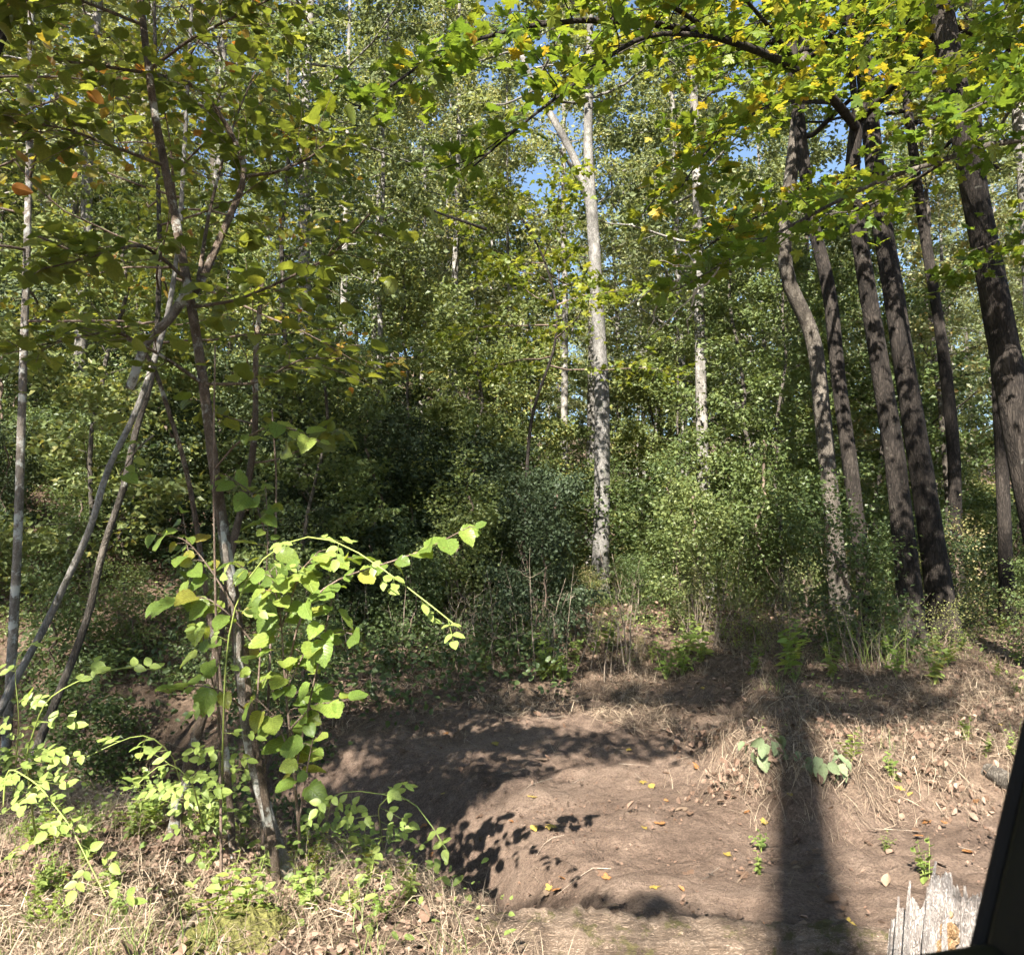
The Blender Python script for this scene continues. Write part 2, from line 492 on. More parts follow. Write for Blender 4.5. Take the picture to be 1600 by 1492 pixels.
def ground_mat():
    m, nt, out = mat_new('sand_and_soil')
    N, L = nt.nodes, nt.links
    tc = N.new('ShaderNodeTexCoord')
    at_ = N.new('ShaderNodeAttribute'); at_.attribute_name = 'sand'
    def noise(s, d=6, r=0.6):
        n = N.new('ShaderNodeTexNoise'); n.inputs['Scale'].default_value = s; n.inputs['Detail'].default_value = d; n.inputs['Roughness'].default_value = r
        L.new(tc.outputs['Object'], n.inputs['Vector']); return n
    nb = noise(1.3); nf = noise(14, 8, 0.7); ng = noise(160, 3, 0.6)
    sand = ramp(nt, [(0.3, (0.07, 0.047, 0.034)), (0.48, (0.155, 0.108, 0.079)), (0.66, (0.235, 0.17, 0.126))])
    add = N.new('ShaderNodeMath'); add.operation = 'MULTIPLY_ADD'; add.inputs[1].default_value = 0.45
    h = N.new('ShaderNodeMath'); h.operation = 'MULTIPLY'; h.inputs[1].default_value = 0.55
    L.new(nb.outputs['Fac'], h.inputs[0]); L.new(nf.outputs['Fac'], add.inputs[0]); L.new(h.outputs[0], add.inputs[2])
    L.new(add.outputs[0], sand.inputs[0])
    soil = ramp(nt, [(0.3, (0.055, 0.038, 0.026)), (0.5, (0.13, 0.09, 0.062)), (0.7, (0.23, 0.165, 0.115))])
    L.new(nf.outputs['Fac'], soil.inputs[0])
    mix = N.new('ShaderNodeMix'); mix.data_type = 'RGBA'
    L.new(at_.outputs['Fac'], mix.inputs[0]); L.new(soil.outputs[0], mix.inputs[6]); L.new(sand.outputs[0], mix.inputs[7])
    # dark specks
    vo = N.new('ShaderNodeTexVoronoi'); vo.inputs['Scale'].default_value = 22; L.new(tc.outputs['Object'], vo.inputs['Vector'])
    n9 = noise(70, 5, 0.75); r9 = N.new('ShaderNodeMapRange'); r9.inputs[1].default_value = 0.35; r9.inputs[2].default_value = 0.65; r9.inputs[3].default_value = 0.6; r9.inputs[4].default_value = 1.3
    L.new(n9.outputs['Fac'], r9.inputs[0]); s9 = N.new('ShaderNodeVectorMath'); s9.operation = 'SCALE'; L.new(mix.outputs[2], s9.inputs[0]); L.new(r9.outputs[0], s9.inputs['Scale'])
    vr = N.new('ShaderNodeMapRange'); vr.inputs[1].default_value = 0.06; vr.inputs[2].default_value = 0.14; vr.inputs[3].default_value = 0.55; vr.inputs[4].default_value = 1
    L.new(vo.outputs['Distance'], vr.inputs[0])
    sc = N.new('ShaderNodeVectorMath'); sc.operation = 'SCALE'; L.new(s9.outputs[0], sc.inputs[0]); L.new(vr.outputs[0], sc.inputs['Scale'])
    p = N.new('ShaderNodeBsdfPrincipled'); p.inputs['Roughness'].default_value = 0.95; p.inputs['Specular IOR Level'].default_value = 0.1
    L.new(sc.outputs[0], p.inputs['Base Color'])
    ad2 = N.new('ShaderNodeMath'); ad2.operation = 'MULTIPLY_ADD'; ad2.inputs[1].default_value = 0.4
    L.new(ng.outputs['Fac'], ad2.inputs[0]); L.new(nf.outputs['Fac'], ad2.inputs[2])
    b = N.new('ShaderNodeBump'); b.inputs['Strength'].default_value = 1.0; b.inputs['Distance'].default_value = 0.04
    L.new(ad2.outputs[0], b.inputs['Height']); L.new(b.outputs[0], p.inputs['Normal'])
    L.new(p.outputs[0], out.inputs[0])
    return m

M = {}
M['ground'] = ground_mat()
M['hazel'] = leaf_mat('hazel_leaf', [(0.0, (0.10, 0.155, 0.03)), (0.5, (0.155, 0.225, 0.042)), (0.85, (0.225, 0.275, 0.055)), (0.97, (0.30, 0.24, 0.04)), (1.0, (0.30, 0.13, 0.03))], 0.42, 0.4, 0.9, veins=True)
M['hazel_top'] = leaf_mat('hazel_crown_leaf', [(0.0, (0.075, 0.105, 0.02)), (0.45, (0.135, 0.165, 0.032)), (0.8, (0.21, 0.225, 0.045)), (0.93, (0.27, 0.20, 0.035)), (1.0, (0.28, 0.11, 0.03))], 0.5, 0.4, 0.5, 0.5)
M['maple'] = leaf_mat('maple_leaf', [(0.0, (0.05, 0.10, 0.018)), (0.55, (0.11, 0.165, 0.024)), (0.85, (0.19, 0.215, 0.028)), (0.95, (0.34, 0.25, 0.03)), (1.0, (0.36, 0.16, 0.03))], 0.5, 0.45, 0.5)
M['young'] = leaf_mat('young_maple_leaf', [(0.0, (0.09, 0.13, 0.022)), (0.5, (0.17, 0.205, 0.03)), (0.85, (0.25, 0.255, 0.04)), (0.96, (0.36, 0.27, 0.04)), (1.0, (0.36, 0.18, 0.04))], 0.5, 0.45, 0.2)
M['far'] = leaf_mat('forest_leaf', [(0.0, (0.075, 0.10, 0.04)), (0.4, (0.15, 0.18, 0.08)), (0.8, (0.24, 0.26, 0.13)), (0.96, (0.33, 0.30, 0.13)), (1.0, (0.27, 0.15, 0.04))], 0.42, 0.45, 0.55)  # leaf colour lifted paler, painting in canopy gloss and haze
M['under'] = leaf_mat('understorey_leaf', [(0.0, (0.045, 0.07, 0.025)), (0.5, (0.10, 0.135, 0.045)), (0.9, (0.18, 0.205, 0.07)), (1.0, (0.28, 0.23, 0.06))], 0.38, 0.45, 0.6)
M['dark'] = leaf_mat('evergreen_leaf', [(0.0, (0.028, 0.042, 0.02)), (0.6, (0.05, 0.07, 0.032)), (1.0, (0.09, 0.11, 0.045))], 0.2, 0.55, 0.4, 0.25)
M['weed'] = leaf_mat('weed_leaf', [(0.0, (0.10, 0.155, 0.04)), (0.5, (0.18, 0.235, 0.06)), (0.9, (0.26, 0.30, 0.09)), (1.0, (0.34, 0.29, 0.08))], 0.4, 0.5, 0.4)
M['brush'] = leaf_mat('brush_leaf', [(0.0, (0.07, 0.095, 0.03)), (0.4, (0.15, 0.165, 0.055)), (0.75, (0.25, 0.23, 0.09)), (1.0, (0.28, 0.2, 0.11))], 0.3, 0.55, 0.5)
M['rose'] = leaf_mat('rose_leaf', [(0.0, (0.15, 0.23, 0.05)), (0.6, (0.26, 0.33, 0.085)), (1.0, (0.30, 0.31, 0.07))], 0.4, 0.45, 0.3)
M['dead'] = leaf_mat('dead_leaf', [(0.0, (0.07, 0.042, 0.028)), (0.35, (0.16, 0.10, 0.068)), (0.7, (0.235, 0.16, 0.115)), (0.92, (0.32, 0.225, 0.165)), (1.0, (0.28, 0.11, 0.045))], 0.12, 0.7, 0.3, 0.2, 1.0)
M['fallen'] = leaf_mat('fallen_leaf', [(0.0, (0.20, 0.12, 0.07)), (0.35, (0.36, 0.23, 0.13)), (0.6, (0.45, 0.22, 0.06)), (1.0, (0.55, 0.40, 0.06))], 0.15, 0.6, 1.0, 0.2, 1.0)
M['pale_plant'] = leaf_mat('felted_leaf', [(0.0, (0.13, 0.17, 0.09)), (1.0, (0.21, 0.25, 0.13))], 0.2, 0.8, 0.5, 0.1, 1.0)
M['straw'] = leaf_mat('dry_straw', [(0.0, (0.11, 0.08, 0.055)), (0.5, (0.26, 0.195, 0.135)), (1.0, (0.44, 0.355, 0.25))], 0.1, 0.7, 0.2, 0.2, 1.0)
M['grass'] = leaf_mat('green_grass', [(0.0, (0.08, 0.13, 0.03)), (0.6, (0.17, 0.22, 0.06)), (1.0, (0.33, 0.30, 0.12))], 0.3, 0.5, 0.2)
M['bark_white'] = bark_mat('pale_bark', (0.045, 0.04, 0.035), (0.14, 0.13, 0.117), (0.25, 0.235, 0.215), 11, 0.6, 0.8, (0.11, 0.11, 0.085), 0.57)
M['bark_far'] = bark_mat('far_pale_bark', (0.07, 0.06, 0.05), (0.17, 0.155, 0.135), (0.31, 0.29, 0.26), 9, 0.45, 0.7)
M['bark_pole'] = bark_mat('pole_bark', (0.07, 0.06, 0.05), (0.17, 0.155, 0.135), (0.30, 0.28, 0.25), 10, 0.5, 0.6, (0.08, 0.075, 0.06), 0.55)
M['bark_grey'] = bark_mat('grey_bark', (0.022, 0.018, 0.014), (0.066, 0.055, 0.043), (0.15, 0.13, 0.106), 12, 0.35, 0.8, (0.28, 0.27, 0.23), 0.64)
M['bark_shade'] = bark_mat('shade_toned_furrowed_bark', (0.006, 0.005, 0.004), (0.019, 0.015, 0.012), (0.052, 0.042, 0.034), 11, 0.22, 1.0, (0.085, 0.08, 0.065), 0.64)  # bark darkened to stand in for shade on the right-hand trunks
M['bark_hazel'] = bark_mat('hazel_bark', (0.045, 0.03, 0.02), (0.14, 0.10, 0.07), (0.27, 0.21, 0.16), 26, 0.5, 1.0, (0.42, 0.41, 0.36), 0.56)
M['bark_lichen'] = bark_mat('lichen_bark', (0.07, 0.055, 0.042), (0.22, 0.185, 0.15), (0.38, 0.335, 0.285), 24, 0.5, 1.0, (0.52, 0.51, 0.46), 0.52)
M['twig'] = bark_mat('twig_bark', (0.05, 0.035, 0.025), (0.13, 0.09, 0.065), (0.24, 0.19, 0.15), 20, 0.5, 0.2)
M['cane'] = plain_mat('green_cane', (0.20, 0.24, 0.06), 0.5, 0.3)
M['stick'] = bark_mat('bleached_stick', (0.10, 0.07, 0.05), (0.22, 0.17, 0.125), (0.36, 0.30, 0.23), 16, 0.6, 0.4)
M['bare'] = bark_mat('bare_twig', (0.2, 0.16, 0.12), (0.33, 0.28, 0.23), (0.48, 0.43, 0.36), 16, 0.6, 0.4)
M['wood'] = bark_mat('weathered_wood', (0.08, 0.065, 0.055), (0.36, 0.31, 0.275), (0.58, 0.53, 0.48), 30, 0.2, 1.0)
M['rot'] = bark_mat('rotten_wood', (0.10, 0.045, 0.02), (0.32, 0.19, 0.085), (0.46, 0.34, 0.21), 24, 0.7, 1.0)
M['log'] = bark_mat('mossy_log_bark', (0.06, 0.042, 0.03), (0.17, 0.12, 0.083), (0.30, 0.225, 0.165), 26, 0.2, 1.0, (0.10, 0.085, 0.036), 0.53, along=0)
M['moss'] = plain_mat('moss', (0.115, 0.108, 0.036), 0.95, 0.05, 0.6, 60, 1.0, 0.03)
M['black'] = plain_mat('black_trim', (0.004, 0.004, 0.0042), 0.45, 0.15, 0.35, 40, 0.1)
M['rubber'] = plain_mat('rubber_seal', (0.009, 0.008, 0.007), 0.7, 0.15, 0.1, 100, 0.05)

# ------------------------------------------------------------------ ground sheet
def axis(segs):
    out = []
    for a, b, s in segs:
        n = max(1, int(round((b - a) / s)))
        out.append(np.linspace(a, b, n, endpoint=False))
    return np.concatenate(out + [np.array([segs[-1][1]])])
gx = axis([(-400, -60, 17), (-60, -15, 1.5), (-15, -5, 0.25), (-5, 5.5, 0.026), (5.5, 15, 0.25), (15, 60, 1.5), (60, 400, 17)])
gy = axis([(-300, -20, 20), (-20, 1.8, 0.6), (1.8, 9.5, 0.026), (9.5, 16, 0.1), (16, 60, 1.0), (60, 400, 12)])
GX, GY = np.meshgrid(gx, gy)
fine = (1 - sstep(10, 14, GY)) * (1 - sstep(5.5, 8, np.abs(GX)))
sand_mask = np.clip((1 - plateau(GX, GY)) * (1 - 0.85 * scarp(GX, GY)) * (1 - sstep(7.4, 9.0, GY + 1.6 * fbm(GX, GY, 0.9, 61) - 0.12 * GX)) * sstep(0.5, 1.7, GY - y_edge(GX) + 0.5 * fbm(GX, GY, 1.2, 77)), 0, 1)  # open sand; gully flank kept as darker soil to paint in its shade
ravel_bump = fine * (0.05 * fbm(GX, GY, 3.2, 72, 2) * sand_mask + 0.05 * fbm(GX, GY, 8, 71, 2) * (1 - 0.4 * sand_mask) + (0.008 + 0.03 * sstep(-.1, .35, fbm(GX, GY, 1.5, 44))) * fbm(GX, GY, 17, 75, 2))
GZ = gz(GX, GY) + ravel_bump
a = Acc()
ny, nx = GX.shape
ii = np.arange(ny - 1)[:, None] * nx; jj = np.arange(nx - 1)[None, :]
a.quads(np.stack([GX, GY, GZ], -1).reshape(-1, 3), np.stack([ii + jj, ii + jj + 1, ii + nx + jj + 1, ii + nx + jj], -1).reshape(-1, 4))
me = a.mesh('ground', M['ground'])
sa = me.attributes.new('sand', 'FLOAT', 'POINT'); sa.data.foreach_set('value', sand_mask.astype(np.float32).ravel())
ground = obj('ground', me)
tag(ground, 'sandy creek bank and leaf covered forest floor', 'ground', kind='structure')

# ------------------------------------------------------------------ branches and leaves growing from a path
def rot_z(v, a):
    c, s = math.cos(a), math.sin(a)
    return np.array([c * v[0] - s * v[1], s * v[0] + c * v[1], v[2]])

class Grow:
    def __init__(s, seed):
        s.r = np.random.default_rng(seed); s.tubes = []; s.P = []; s.N = []; s.D = []; s.S = []
    def spray(s, path, n_sub, sub_len, per_sub, leaf, width=0.12, u0=0.2, r0=0.01, flat=0.4, droop=0.0, ang=(0.6, 1.2), seg=4):
        """side twigs carrying leaves on both sides of a limb path"""
        r = s.r
        path = np.asarray(path, float); n = len(path)
        for k in range(n_sub):
            u = u0 + (1 - u0) * (k + r.random()) / n_sub
            f = u * (n - 1); i = min(int(f), n - 2)
            p = path[i] + (path[i + 1] - path[i]) * (f - i)
            d = nrm(path[i + 1] - path[i])
            dd = rot_z(d, (1 if k % 2 else -1) * r.uniform(*ang))
            dd[2] = dd[2] * 0.4 + r.normal(0, 0.16) + 0.05
            dd = nrm(dd)
            L = sub_len * r.uniform(0.6, 1.25) * (1.15 - 0.6 * u)
            pts = [p]
            for q in range(seg):
                dd = nrm(dd + r.normal(0, 0.12, 3) + np.array([0, 0, -droop]))
                pts.append(pts[-1] + dd * L / seg)
            pts = np.array(pts)
            s.tubes.append((pts, np.linspace(r0, r0 * 0.35, len(pts)), 3))
            s.leaves(pts, per_sub, leaf, width, flat, droop)
    def leaves(s, pts, m, leaf, width, flat, droop=0.0, u0=0.12):
        r = s.r; n = len(pts)
        m = max(1, int(m * r.uniform(0.7, 1.3)))
        u = u0 + (1 - u0) * r.random(m)
        f = u * (n - 1); i = np.minimum(f.astype(int), n - 2)
        base = pts[i] + (pts[i + 1] - pts[i]) * (f - i)[:, None]
        d = nrm(pts[-1] - pts[0])
        lat = nrm(np.cross(d, [0, 0, 1]) + 1e-6)
        sg = np.where(r.random(m) < 0.5, -1, 1)
        base = base + (sg * r.random(m) * width)[:, None] * lat + r.normal(0, width * 0.35, (m, 3)) * np.array([1, 1, 0.7])
        base[:, 2] -= droop * width
        N_ = np.array([0, 0, 1.0]) + r.normal(0, flat, (m, 3))
        D_ = d * 0.7 + sg[:, None] * lat * 0.9 + r.normal(0, 0.35, (m, 3)) + np.array([0, 0, -0.35])
        s.P.append(base); s.N.append(N_); s.D.append(D_); s.S.append(leaf * r.uniform(0.6, 1.2, m))
    def limb(s, p, d, L, r0, seg=7, curve=0.05, wob=0.13):
        pts = [np.array(p, float)]; d = nrm(d)
        for q in range(seg):
            d = nrm(d + s.r.normal(0, wob, 3) + np.array([0, 0, curve]))
            pts.append(pts[-1] + d * L / seg)
        pts = np.array(pts)
        s.tubes.append((pts, np.linspace(r0, r0 * 0.2, len(pts)), 5))
        return pts
    def crown(s, trunk, t0, t1, n, Lf, n_sub, per_sub, leaf, rbase=0.05, el=(0.1, 0.7), width=0.22, curve=0.04, flat=0.5, sub=0.42, droop=0.03):
        r = s.r; m = len(trunk)
        for k in range(n):
            u = (k + r.random()) / n; t = t0 + (t1 - t0) * u
            f = t * (m - 1); i = min(int(f), m - 2)
            p = trunk[i] + (trunk[i + 1] - trunk[i]) * (f - i)
            az = k * 2.39996 + r.normal(0, 0.4)
            e = el[0] + (el[1] - el[0]) * u + r.normal(0, 0.12)
            L = Lf(u) * r.uniform(0.7, 1.25)
            d = np.array([math.cos(az) * math.cos(e), math.sin(az) * math.cos(e), math.sin(e)])
            pts = s.limb(p, d, L, rbase * (1.1 - 0.7 * u), curve=curve)
            s.spray(pts, n_sub, L * sub, per_sub, leaf, width, 0.22, rbase * 0.16, flat, droop)
            s.leaves(pts[-3:], per_sub, leaf, width, flat, droop)
    def wood(s, acc):
        for P_, R_, k in s.tubes: tube(acc, P_, R_, k)
    def arrays(s):
        return np.concatenate(s.P), np.concatenate(s.N), np.concatenate(s.D), np.concatenate(s.S)

def leaf_parts(parent, origin, arr, meshes, nmax, rest_acc, rest_tmpl, name='leaf', limbs=None):
    """the nmax leaves that show largest become objects under parent; the others go to rest_acc"""
    P_, N_, D_, S_ = arr
    v = P_ - np.array([0, 0, CAMZ])
    zc = v[:, 1] * CP + v[:, 2] * SP
    px = CX + F * v[:, 0] / np.maximum(zc, .1); py = CY - F * (-v[:, 1] * SP + v[:, 2] * CP) / np.maximum(zc, .1)
    vis = (zc > 0.3) & (px > -20) & (px < 1620) & (py > -20) & (py < 1500)
    score = np.where(vis, S_ / np.maximum(zc, .3), 0) * rng.uniform(0.75, 1.25, len(S_))
    order = np.argsort(-score)
    pick = [k for k in order[:nmax] if vis[k]]
    for q, k in enumerate(pick):
        pa = parent
        if limbs:
            pa = limbs[int(np.argmin([((L_ - P_[k]) ** 2).sum(1).min() for _, L_ in limbs]))][0]
        o = obj(name, meshes[q % len(meshes)], pa)
        o.matrix_local = leaf_matrix(P_[k] - origin, N_[k], D_[k], S_[k])
    rest = np.ones(len(P_), bool); rest[pick] = False
    if rest_acc is not None and rest.any():
        scatter(rest_acc, rest_tmpl, P_[rest], N_[rest], D_[rest], S_[rest])

# ------------------------------------------------------------------ vehicle window corner (the photograph is taken through it)
def prism(name, mat, front, depth_vec):
    A = [tuple(p) for p in front]; B = [tuple(np.array(p) + np.asarray(depth_vec, float)) for p in front]
    n = len(A)
    me = bpy.data.meshes.new(name)
    me.from_pydata(A + B, [], [list(range(n)), list(range(2 * n - 1, n - 1, -1))] + [[k, n + k, n + (k + 1) % n, (k + 1) % n] for k in range(n)])
    me.update(); me.materials.append(mat)
    return me

YD = 0.46
corner = at(1536, 1462, YD)
root = empty('vehicle_door', (corner[0], YD, corner[2] - 0.6), 'black corner of a vehicle door window frame at lower right', 'vehicle door')
root['kind'] = 'thing'
o0 = np.array(root.location)
def door_part(name, pts, depth, mat, dy=0.0):
    o = obj(name, prism(name, mat, [np.array([p[0], YD + dy, p[2]]) - o0 for p in pts], (0, depth, 0)), root)
    b = o.modifiers.new('bevel', 'BEVEL'); b.width = 0.008; b.segments = 3; b.limit_method = 'ANGLE'
    return o
pe0 = at(1536, 1450, YD); pe1 = at(1606, 1150, YD)
dirp = nrm(pe1 - pe0)
ptop = pe0 + dirp * 0.75
sl = at(1330, 1494, YD); dirs = nrm(sl - corner)
sleft = corner + dirs * 1.0
w = np.array([0.16, 0, 0])
door_part('pillar', [pe0 - dirp * 0.05, pe0 - dirp * 0.05 + w, ptop + w, ptop], -0.07, M['black'])
door_part('sill', [corner, sleft, sleft + np.array([0, 0, -0.09]), corner + np.array([0.21, 0, -0.09]), corner + np.array([0.21, 0, 0.012])], -0.085, M['black'], -0.002)
door_part('door_panel', [corner + np.array([0.21, 0, -0.093]), sleft + np.array([0, 0, -0.093]), sleft + np.array([0, 0, -0.62]), corner + np.array([0.21, 0, -0.62])], -0.05, M['black'], 0.004)
door_part('window_seal', [pe0 - dirp * 0.06 + np.array([0.002, 0, 0]), pe0 - dirp * 0.06 + np.array([0.016, 0, 0]), ptop + np.array([0.012, 0, -0.01]), ptop + np.array([0.0, 0, -0.01])], 0.012, M['rubber'], 0.0031)
door_part('roof_rail', [ptop + w + np.array([0, 0, 0.002]), ptop + np.array([-0.6, 0, 0.002]), ptop + np.array([-0.6, 0, 0.08]), ptop + w + np.array([0, 0, 0.08])], -0.9, M['black'], 0.0)

# ------------------------------------------------------------------ traced trunks
def trace(pts, extra=None):
    P_ = [at(p[0], p[1], p[2]) for p in pts]
    if extra is not None:
        d = nrm(P_[-1] - P_[-2])
        d = nrm(d * np.array([0.8, 0.8, 1]) + np.array([0, 0, 0.15]))
        P_ = P_ + [P_[-1] + d * extra * k / 4 for k in (1, 2, 3, 4)]
    return np.array(P_)

def px_r(wpx, Y): return 0.5 * wpx / F * Y

def to_ground(P_, sink=0.12):
    """prolong a path down into the ground at its first point"""
    p = P_[0].copy(); d = nrm(P_[0] - P_[1]); d = nrm(d * np.array([0.7, 0.7, 1]) )
    z = float(gz(p[0], p[1])) - sink
    if p[2] > z:
        k = (p[2] - z) / max(-d[2], 0.3)
        q = p + d * k; q[2] = float(gz(q[0], q[1])) - sink
        return np.vstack([q, P_])
    P2 = P_.copy(); 
    return P2

def trunk_obj(P_, r0, r1, mat, root_, o_, sides=14, n=40, rough=0.12, name='trunk', seed=0, flare=0.35):
    Q = smooth_path(P_, n, 3)
    R = np.linspace(r0, r1, n)
    s = np.r_[0, np.cumsum(np.linalg.norm(np.diff(Q, axis=0), axis=1))]
    R = R * (1 + flare * np.exp(-s / (r0 * 3.5)))
    a = Acc(); tube(a, Q, R, sides, rough, cap=True, seed=seed)
    return obj(name, a.mesh(name, mat, o_), root_), Q

def wood_leaves(g, root_, o_, bark, leafmat, tmpl, nparts=0, part_meshes=None, wood_name='branches', crown_name='crown', limbs=None):
    limbs = list(limbs or [])
    if nparts and wood_name == 'limb':                     # every main limb is a part of its own
        for P_, R_, k in [t for t in g.tubes if t[2] >= 7]:
            la = Acc(); tube(la, P_, R_, k, 0.1)
            limbs.append((obj('limb', la.mesh('limb', bark, o_), root_), P_))
        g.tubes = [t for t in g.tubes if t[2] < 7]
        wood_name = 'twigs'
    a = Acc(); g.wood(a)
    if a.n: obj(wood_name, a.mesh(wood_name, bark, o_), root_)['kind'] = 'stuff'
    c = Acc()
    arr = g.arrays()
    if nparts:
        leaf_parts(root_, o_, arr, part_meshes, nparts, c, tmpl, limbs=limbs)
    else:
        scatter(c, tmpl, *arr)
    if c.n:
        o = obj(crown_name, c.mesh(crown_name, leafmat, o_, smooth=False), root_)
        if nparts: o['kind'] = 'stuff'

hz_meshes = [tmpl_mesh('hazel_leaf', t, M['hazel']) for t in LEAF_H]
hzt_meshes = [tmpl_mesh('hazel_crown_leaf', t, M['hazel_top']) for t in LEAF_H]
mp_meshes = [tmpl_mesh('maple_leaf', t, M['maple']) for t in LEAF_M]

# --- right-hand trunks
def right_tree(name, pts, w0, w1, bark, label, seed, crown_t=(0.5, 1.0), nl=16, Lc=2.6, leafmat='maple', extra=9, leaf=0.12, per=26, cat='tree'):
    P_ = to_ground(trace(pts, extra))
    o_ = P_[0].copy(); o_[2] = float(gz(o_[0], o_[1]))
    rt = empty(name, o_, label, cat)
    tr, Q = trunk_obj(P_, px_r(w0, pts[0][2]), px_r(w1, pts[-1][2]) * 0.55, M[bark], rt, o_, seed=seed, n=60, flare=0.6)
    g = Grow(seed)
    g.crown(Q, crown_t[0], crown_t[1], nl, lambda u: Lc * (1 - 0.35 * abs(u - 0.4)), 8, per, leaf, 0.04, (-0.1, 0.8))
    return rt, o_, Q, g

rt, o_, Q, g = right_tree('dark_trunk_tree', [(1650, 950, 8.0), (1600, 720, 8.0), (1566, 520, 8.0), (1528, 330, 8.0), (1498, 170, 8.0), (1475, 40, 8.0)], 52, 38, 'bark_shade', 'thick dark trunk at the right edge, nearest of the leaning trunks', 1, (0.42, 1))
wood_leaves(g, rt, o_, M['bark_shade'], M['maple'], LEAF_M1)
rt, o_, Q, g = right_tree('dark_trunk_tree', [(1470, 940, 10.6), (1445, 770, 10.6), (1418, 600, 10.6), (1394, 450, 10.6), (1376, 340, 10.6), (1360, 200, 10.6)], 38, 30, 'bark_shade', 'dark leaning trunk, right one of the close pair crossing high up', 2, (0.5, 1))
wood_leaves(g, rt, o_, M['bark_shade'], M['maple'], LEAF_M1)
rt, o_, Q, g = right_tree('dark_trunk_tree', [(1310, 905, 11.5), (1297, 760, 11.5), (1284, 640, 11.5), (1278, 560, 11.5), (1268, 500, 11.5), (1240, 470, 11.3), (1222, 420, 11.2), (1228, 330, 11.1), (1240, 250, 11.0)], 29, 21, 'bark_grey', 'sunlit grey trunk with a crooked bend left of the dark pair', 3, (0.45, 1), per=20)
wood_leaves(g, rt, o_, M['bark_shade'], M['maple'], LEAF_M1)
rt, o_, Q, g = right_tree('dark_trunk_tree', [(1352, 915, 10.8), (1330, 740, 10.8), (1310, 600, 10.8), (1300, 480, 10.8), (1288, 410, 10.8), (1268, 350, 10.8), (1255, 250, 10.8)], 25, 23, 'bark_shade', 'dark bowed trunk standing just right of the crooked grey trunk', 4, (0.5, 1), per=20)
wood_leaves(g, rt, o_, M['bark_shade'], M['maple'], LEAF_M1)
rt, o_, Q, g = right_tree('slim_trunk_tree', [(1495, 890, 13.5), (1490, 700, 13.5), (1476, 560, 13.5), (1455, 430, 13.5), (1435, 300, 13.5)], 21, 16, 'bark_shade', 'slim dark trunk between the dark pair and the thick edge trunk', 5, (0.5, 1), per=20)
wood_leaves(g, rt, o_, M['bark_shade'], M['far'], LEAF_D)
rt, o_, Q, g = right_tree('dark_trunk_tree', [(1572, 900, 12.0), (1565, 700, 12.0), (1556, 560, 12.0), (1545, 420, 12.0)], 21, 17, 'bark_shade', 'trunk half hidden behind the thick trunk at the right edge', 6, (0.5, 1), per=20)
wood_leaves(g, rt, o_, M['bark_shade'], M['far'], LEAF_D)

# --- overhanging maple: left one of the dark pair, its limbs reaching over the bank
P_ = to_ground(trace([(1418, 900, 10.3), (1400, 720, 10.2), (1380, 600, 10.1), (1357, 460, 10.0), (1342, 370, 9.9), (1330, 280, 9.8), (1338, 195, 9.7)]))
o_ = P_[0].copy(); o_[2] = float(gz(o_[0], o_[1]))
maple = empty('maple_tree', o_, 'dark forked maple whose long limbs overhang the top right of the view', 'tree')
trunk_obj(P_, px_r(38, 10.2), px_r(22, 9.7), M['bark_shade'], maple, o_, seed=31, n=50)
g = Grow(31)
limbs = [
    [(1338, 200, 9.7), (1300, 150, 8.8), (1255, 112, 8.0), (1190, 80, 7.2), (1120, 55, 6.6), (1050, 38, 6.2), (960, 28, 5.8), (880, 26, 5.5), (800, 45, 5.2), (720, 55, 5.0), (640, 95, 4.8), (560, 170, 4.7)],
    [(1340, 190, 9.7), (1375, 158, 9.2), (1410, 120, 8.8), (1460, 60, 8.2), (1500, -20, 7.8), (1540, -120, 7.2)],
    [(1330, 270, 9.7), (1300, 290, 9.0), (1270, 300, 8.5), (1210, 330, 8.0), (1150, 350, 7.6), (1100, 390, 7.2)],
    [(1300, 160, 8.9), (1220, 158, 7.8), (1150, 190, 7.0), (1090, 250, 6.6), (1060, 300, 6.4)],
    [(1130, 58, 6.6), (1020, 50, 6.0), (960, 80, 5.6), (900, 130, 5.4), (840, 175, 5.2), (790, 215, 5.1), (740, 260, 5.0)],
    [(1338, 195, 9.7), (1330, 90, 9.4), (1320, -40, 9.0), (1300, -200, 8.6)],
    [(1255, 112, 8.0), (1200, 40, 7.0), (1130, -40, 6.2), (1050, -120, 5.6)],
    [(1120, 55, 6.6), (1050, 10, 5.9), (960, -40, 5.3), (880, -90, 4.9)],
    [(1410, 120, 8.8), (1480, 110, 7.6), (1550, 90, 6.8), (1640, 60, 6.2)],
]
for k, lb in enumerate(limbs):
    L3 = smooth_path(np.array([at(*p) for p in lb]), 16, 2)
    r0 = [0.062, 0.05, 0.03, 0.03, 0.024, 0.05, 0.03, 0.024, 0.03][k]
    g.tubes.append((L3, np.linspace(r0, 0.006, 16), 8))
    g.spray(L3, [36, 20, 18, 20, 13, 10, 14, 13, 18][k], 1.0, [15, 16, 18, 18, 12, 16, 14, 12, 16][k], 0.125, 0.16, 0.12, 0.007, 0.45, 0.05)
wood_leaves(g, maple, o_, M['bark_shade'], M['maple'], LEAF_M[0], 300, mp_meshes, 'limb')

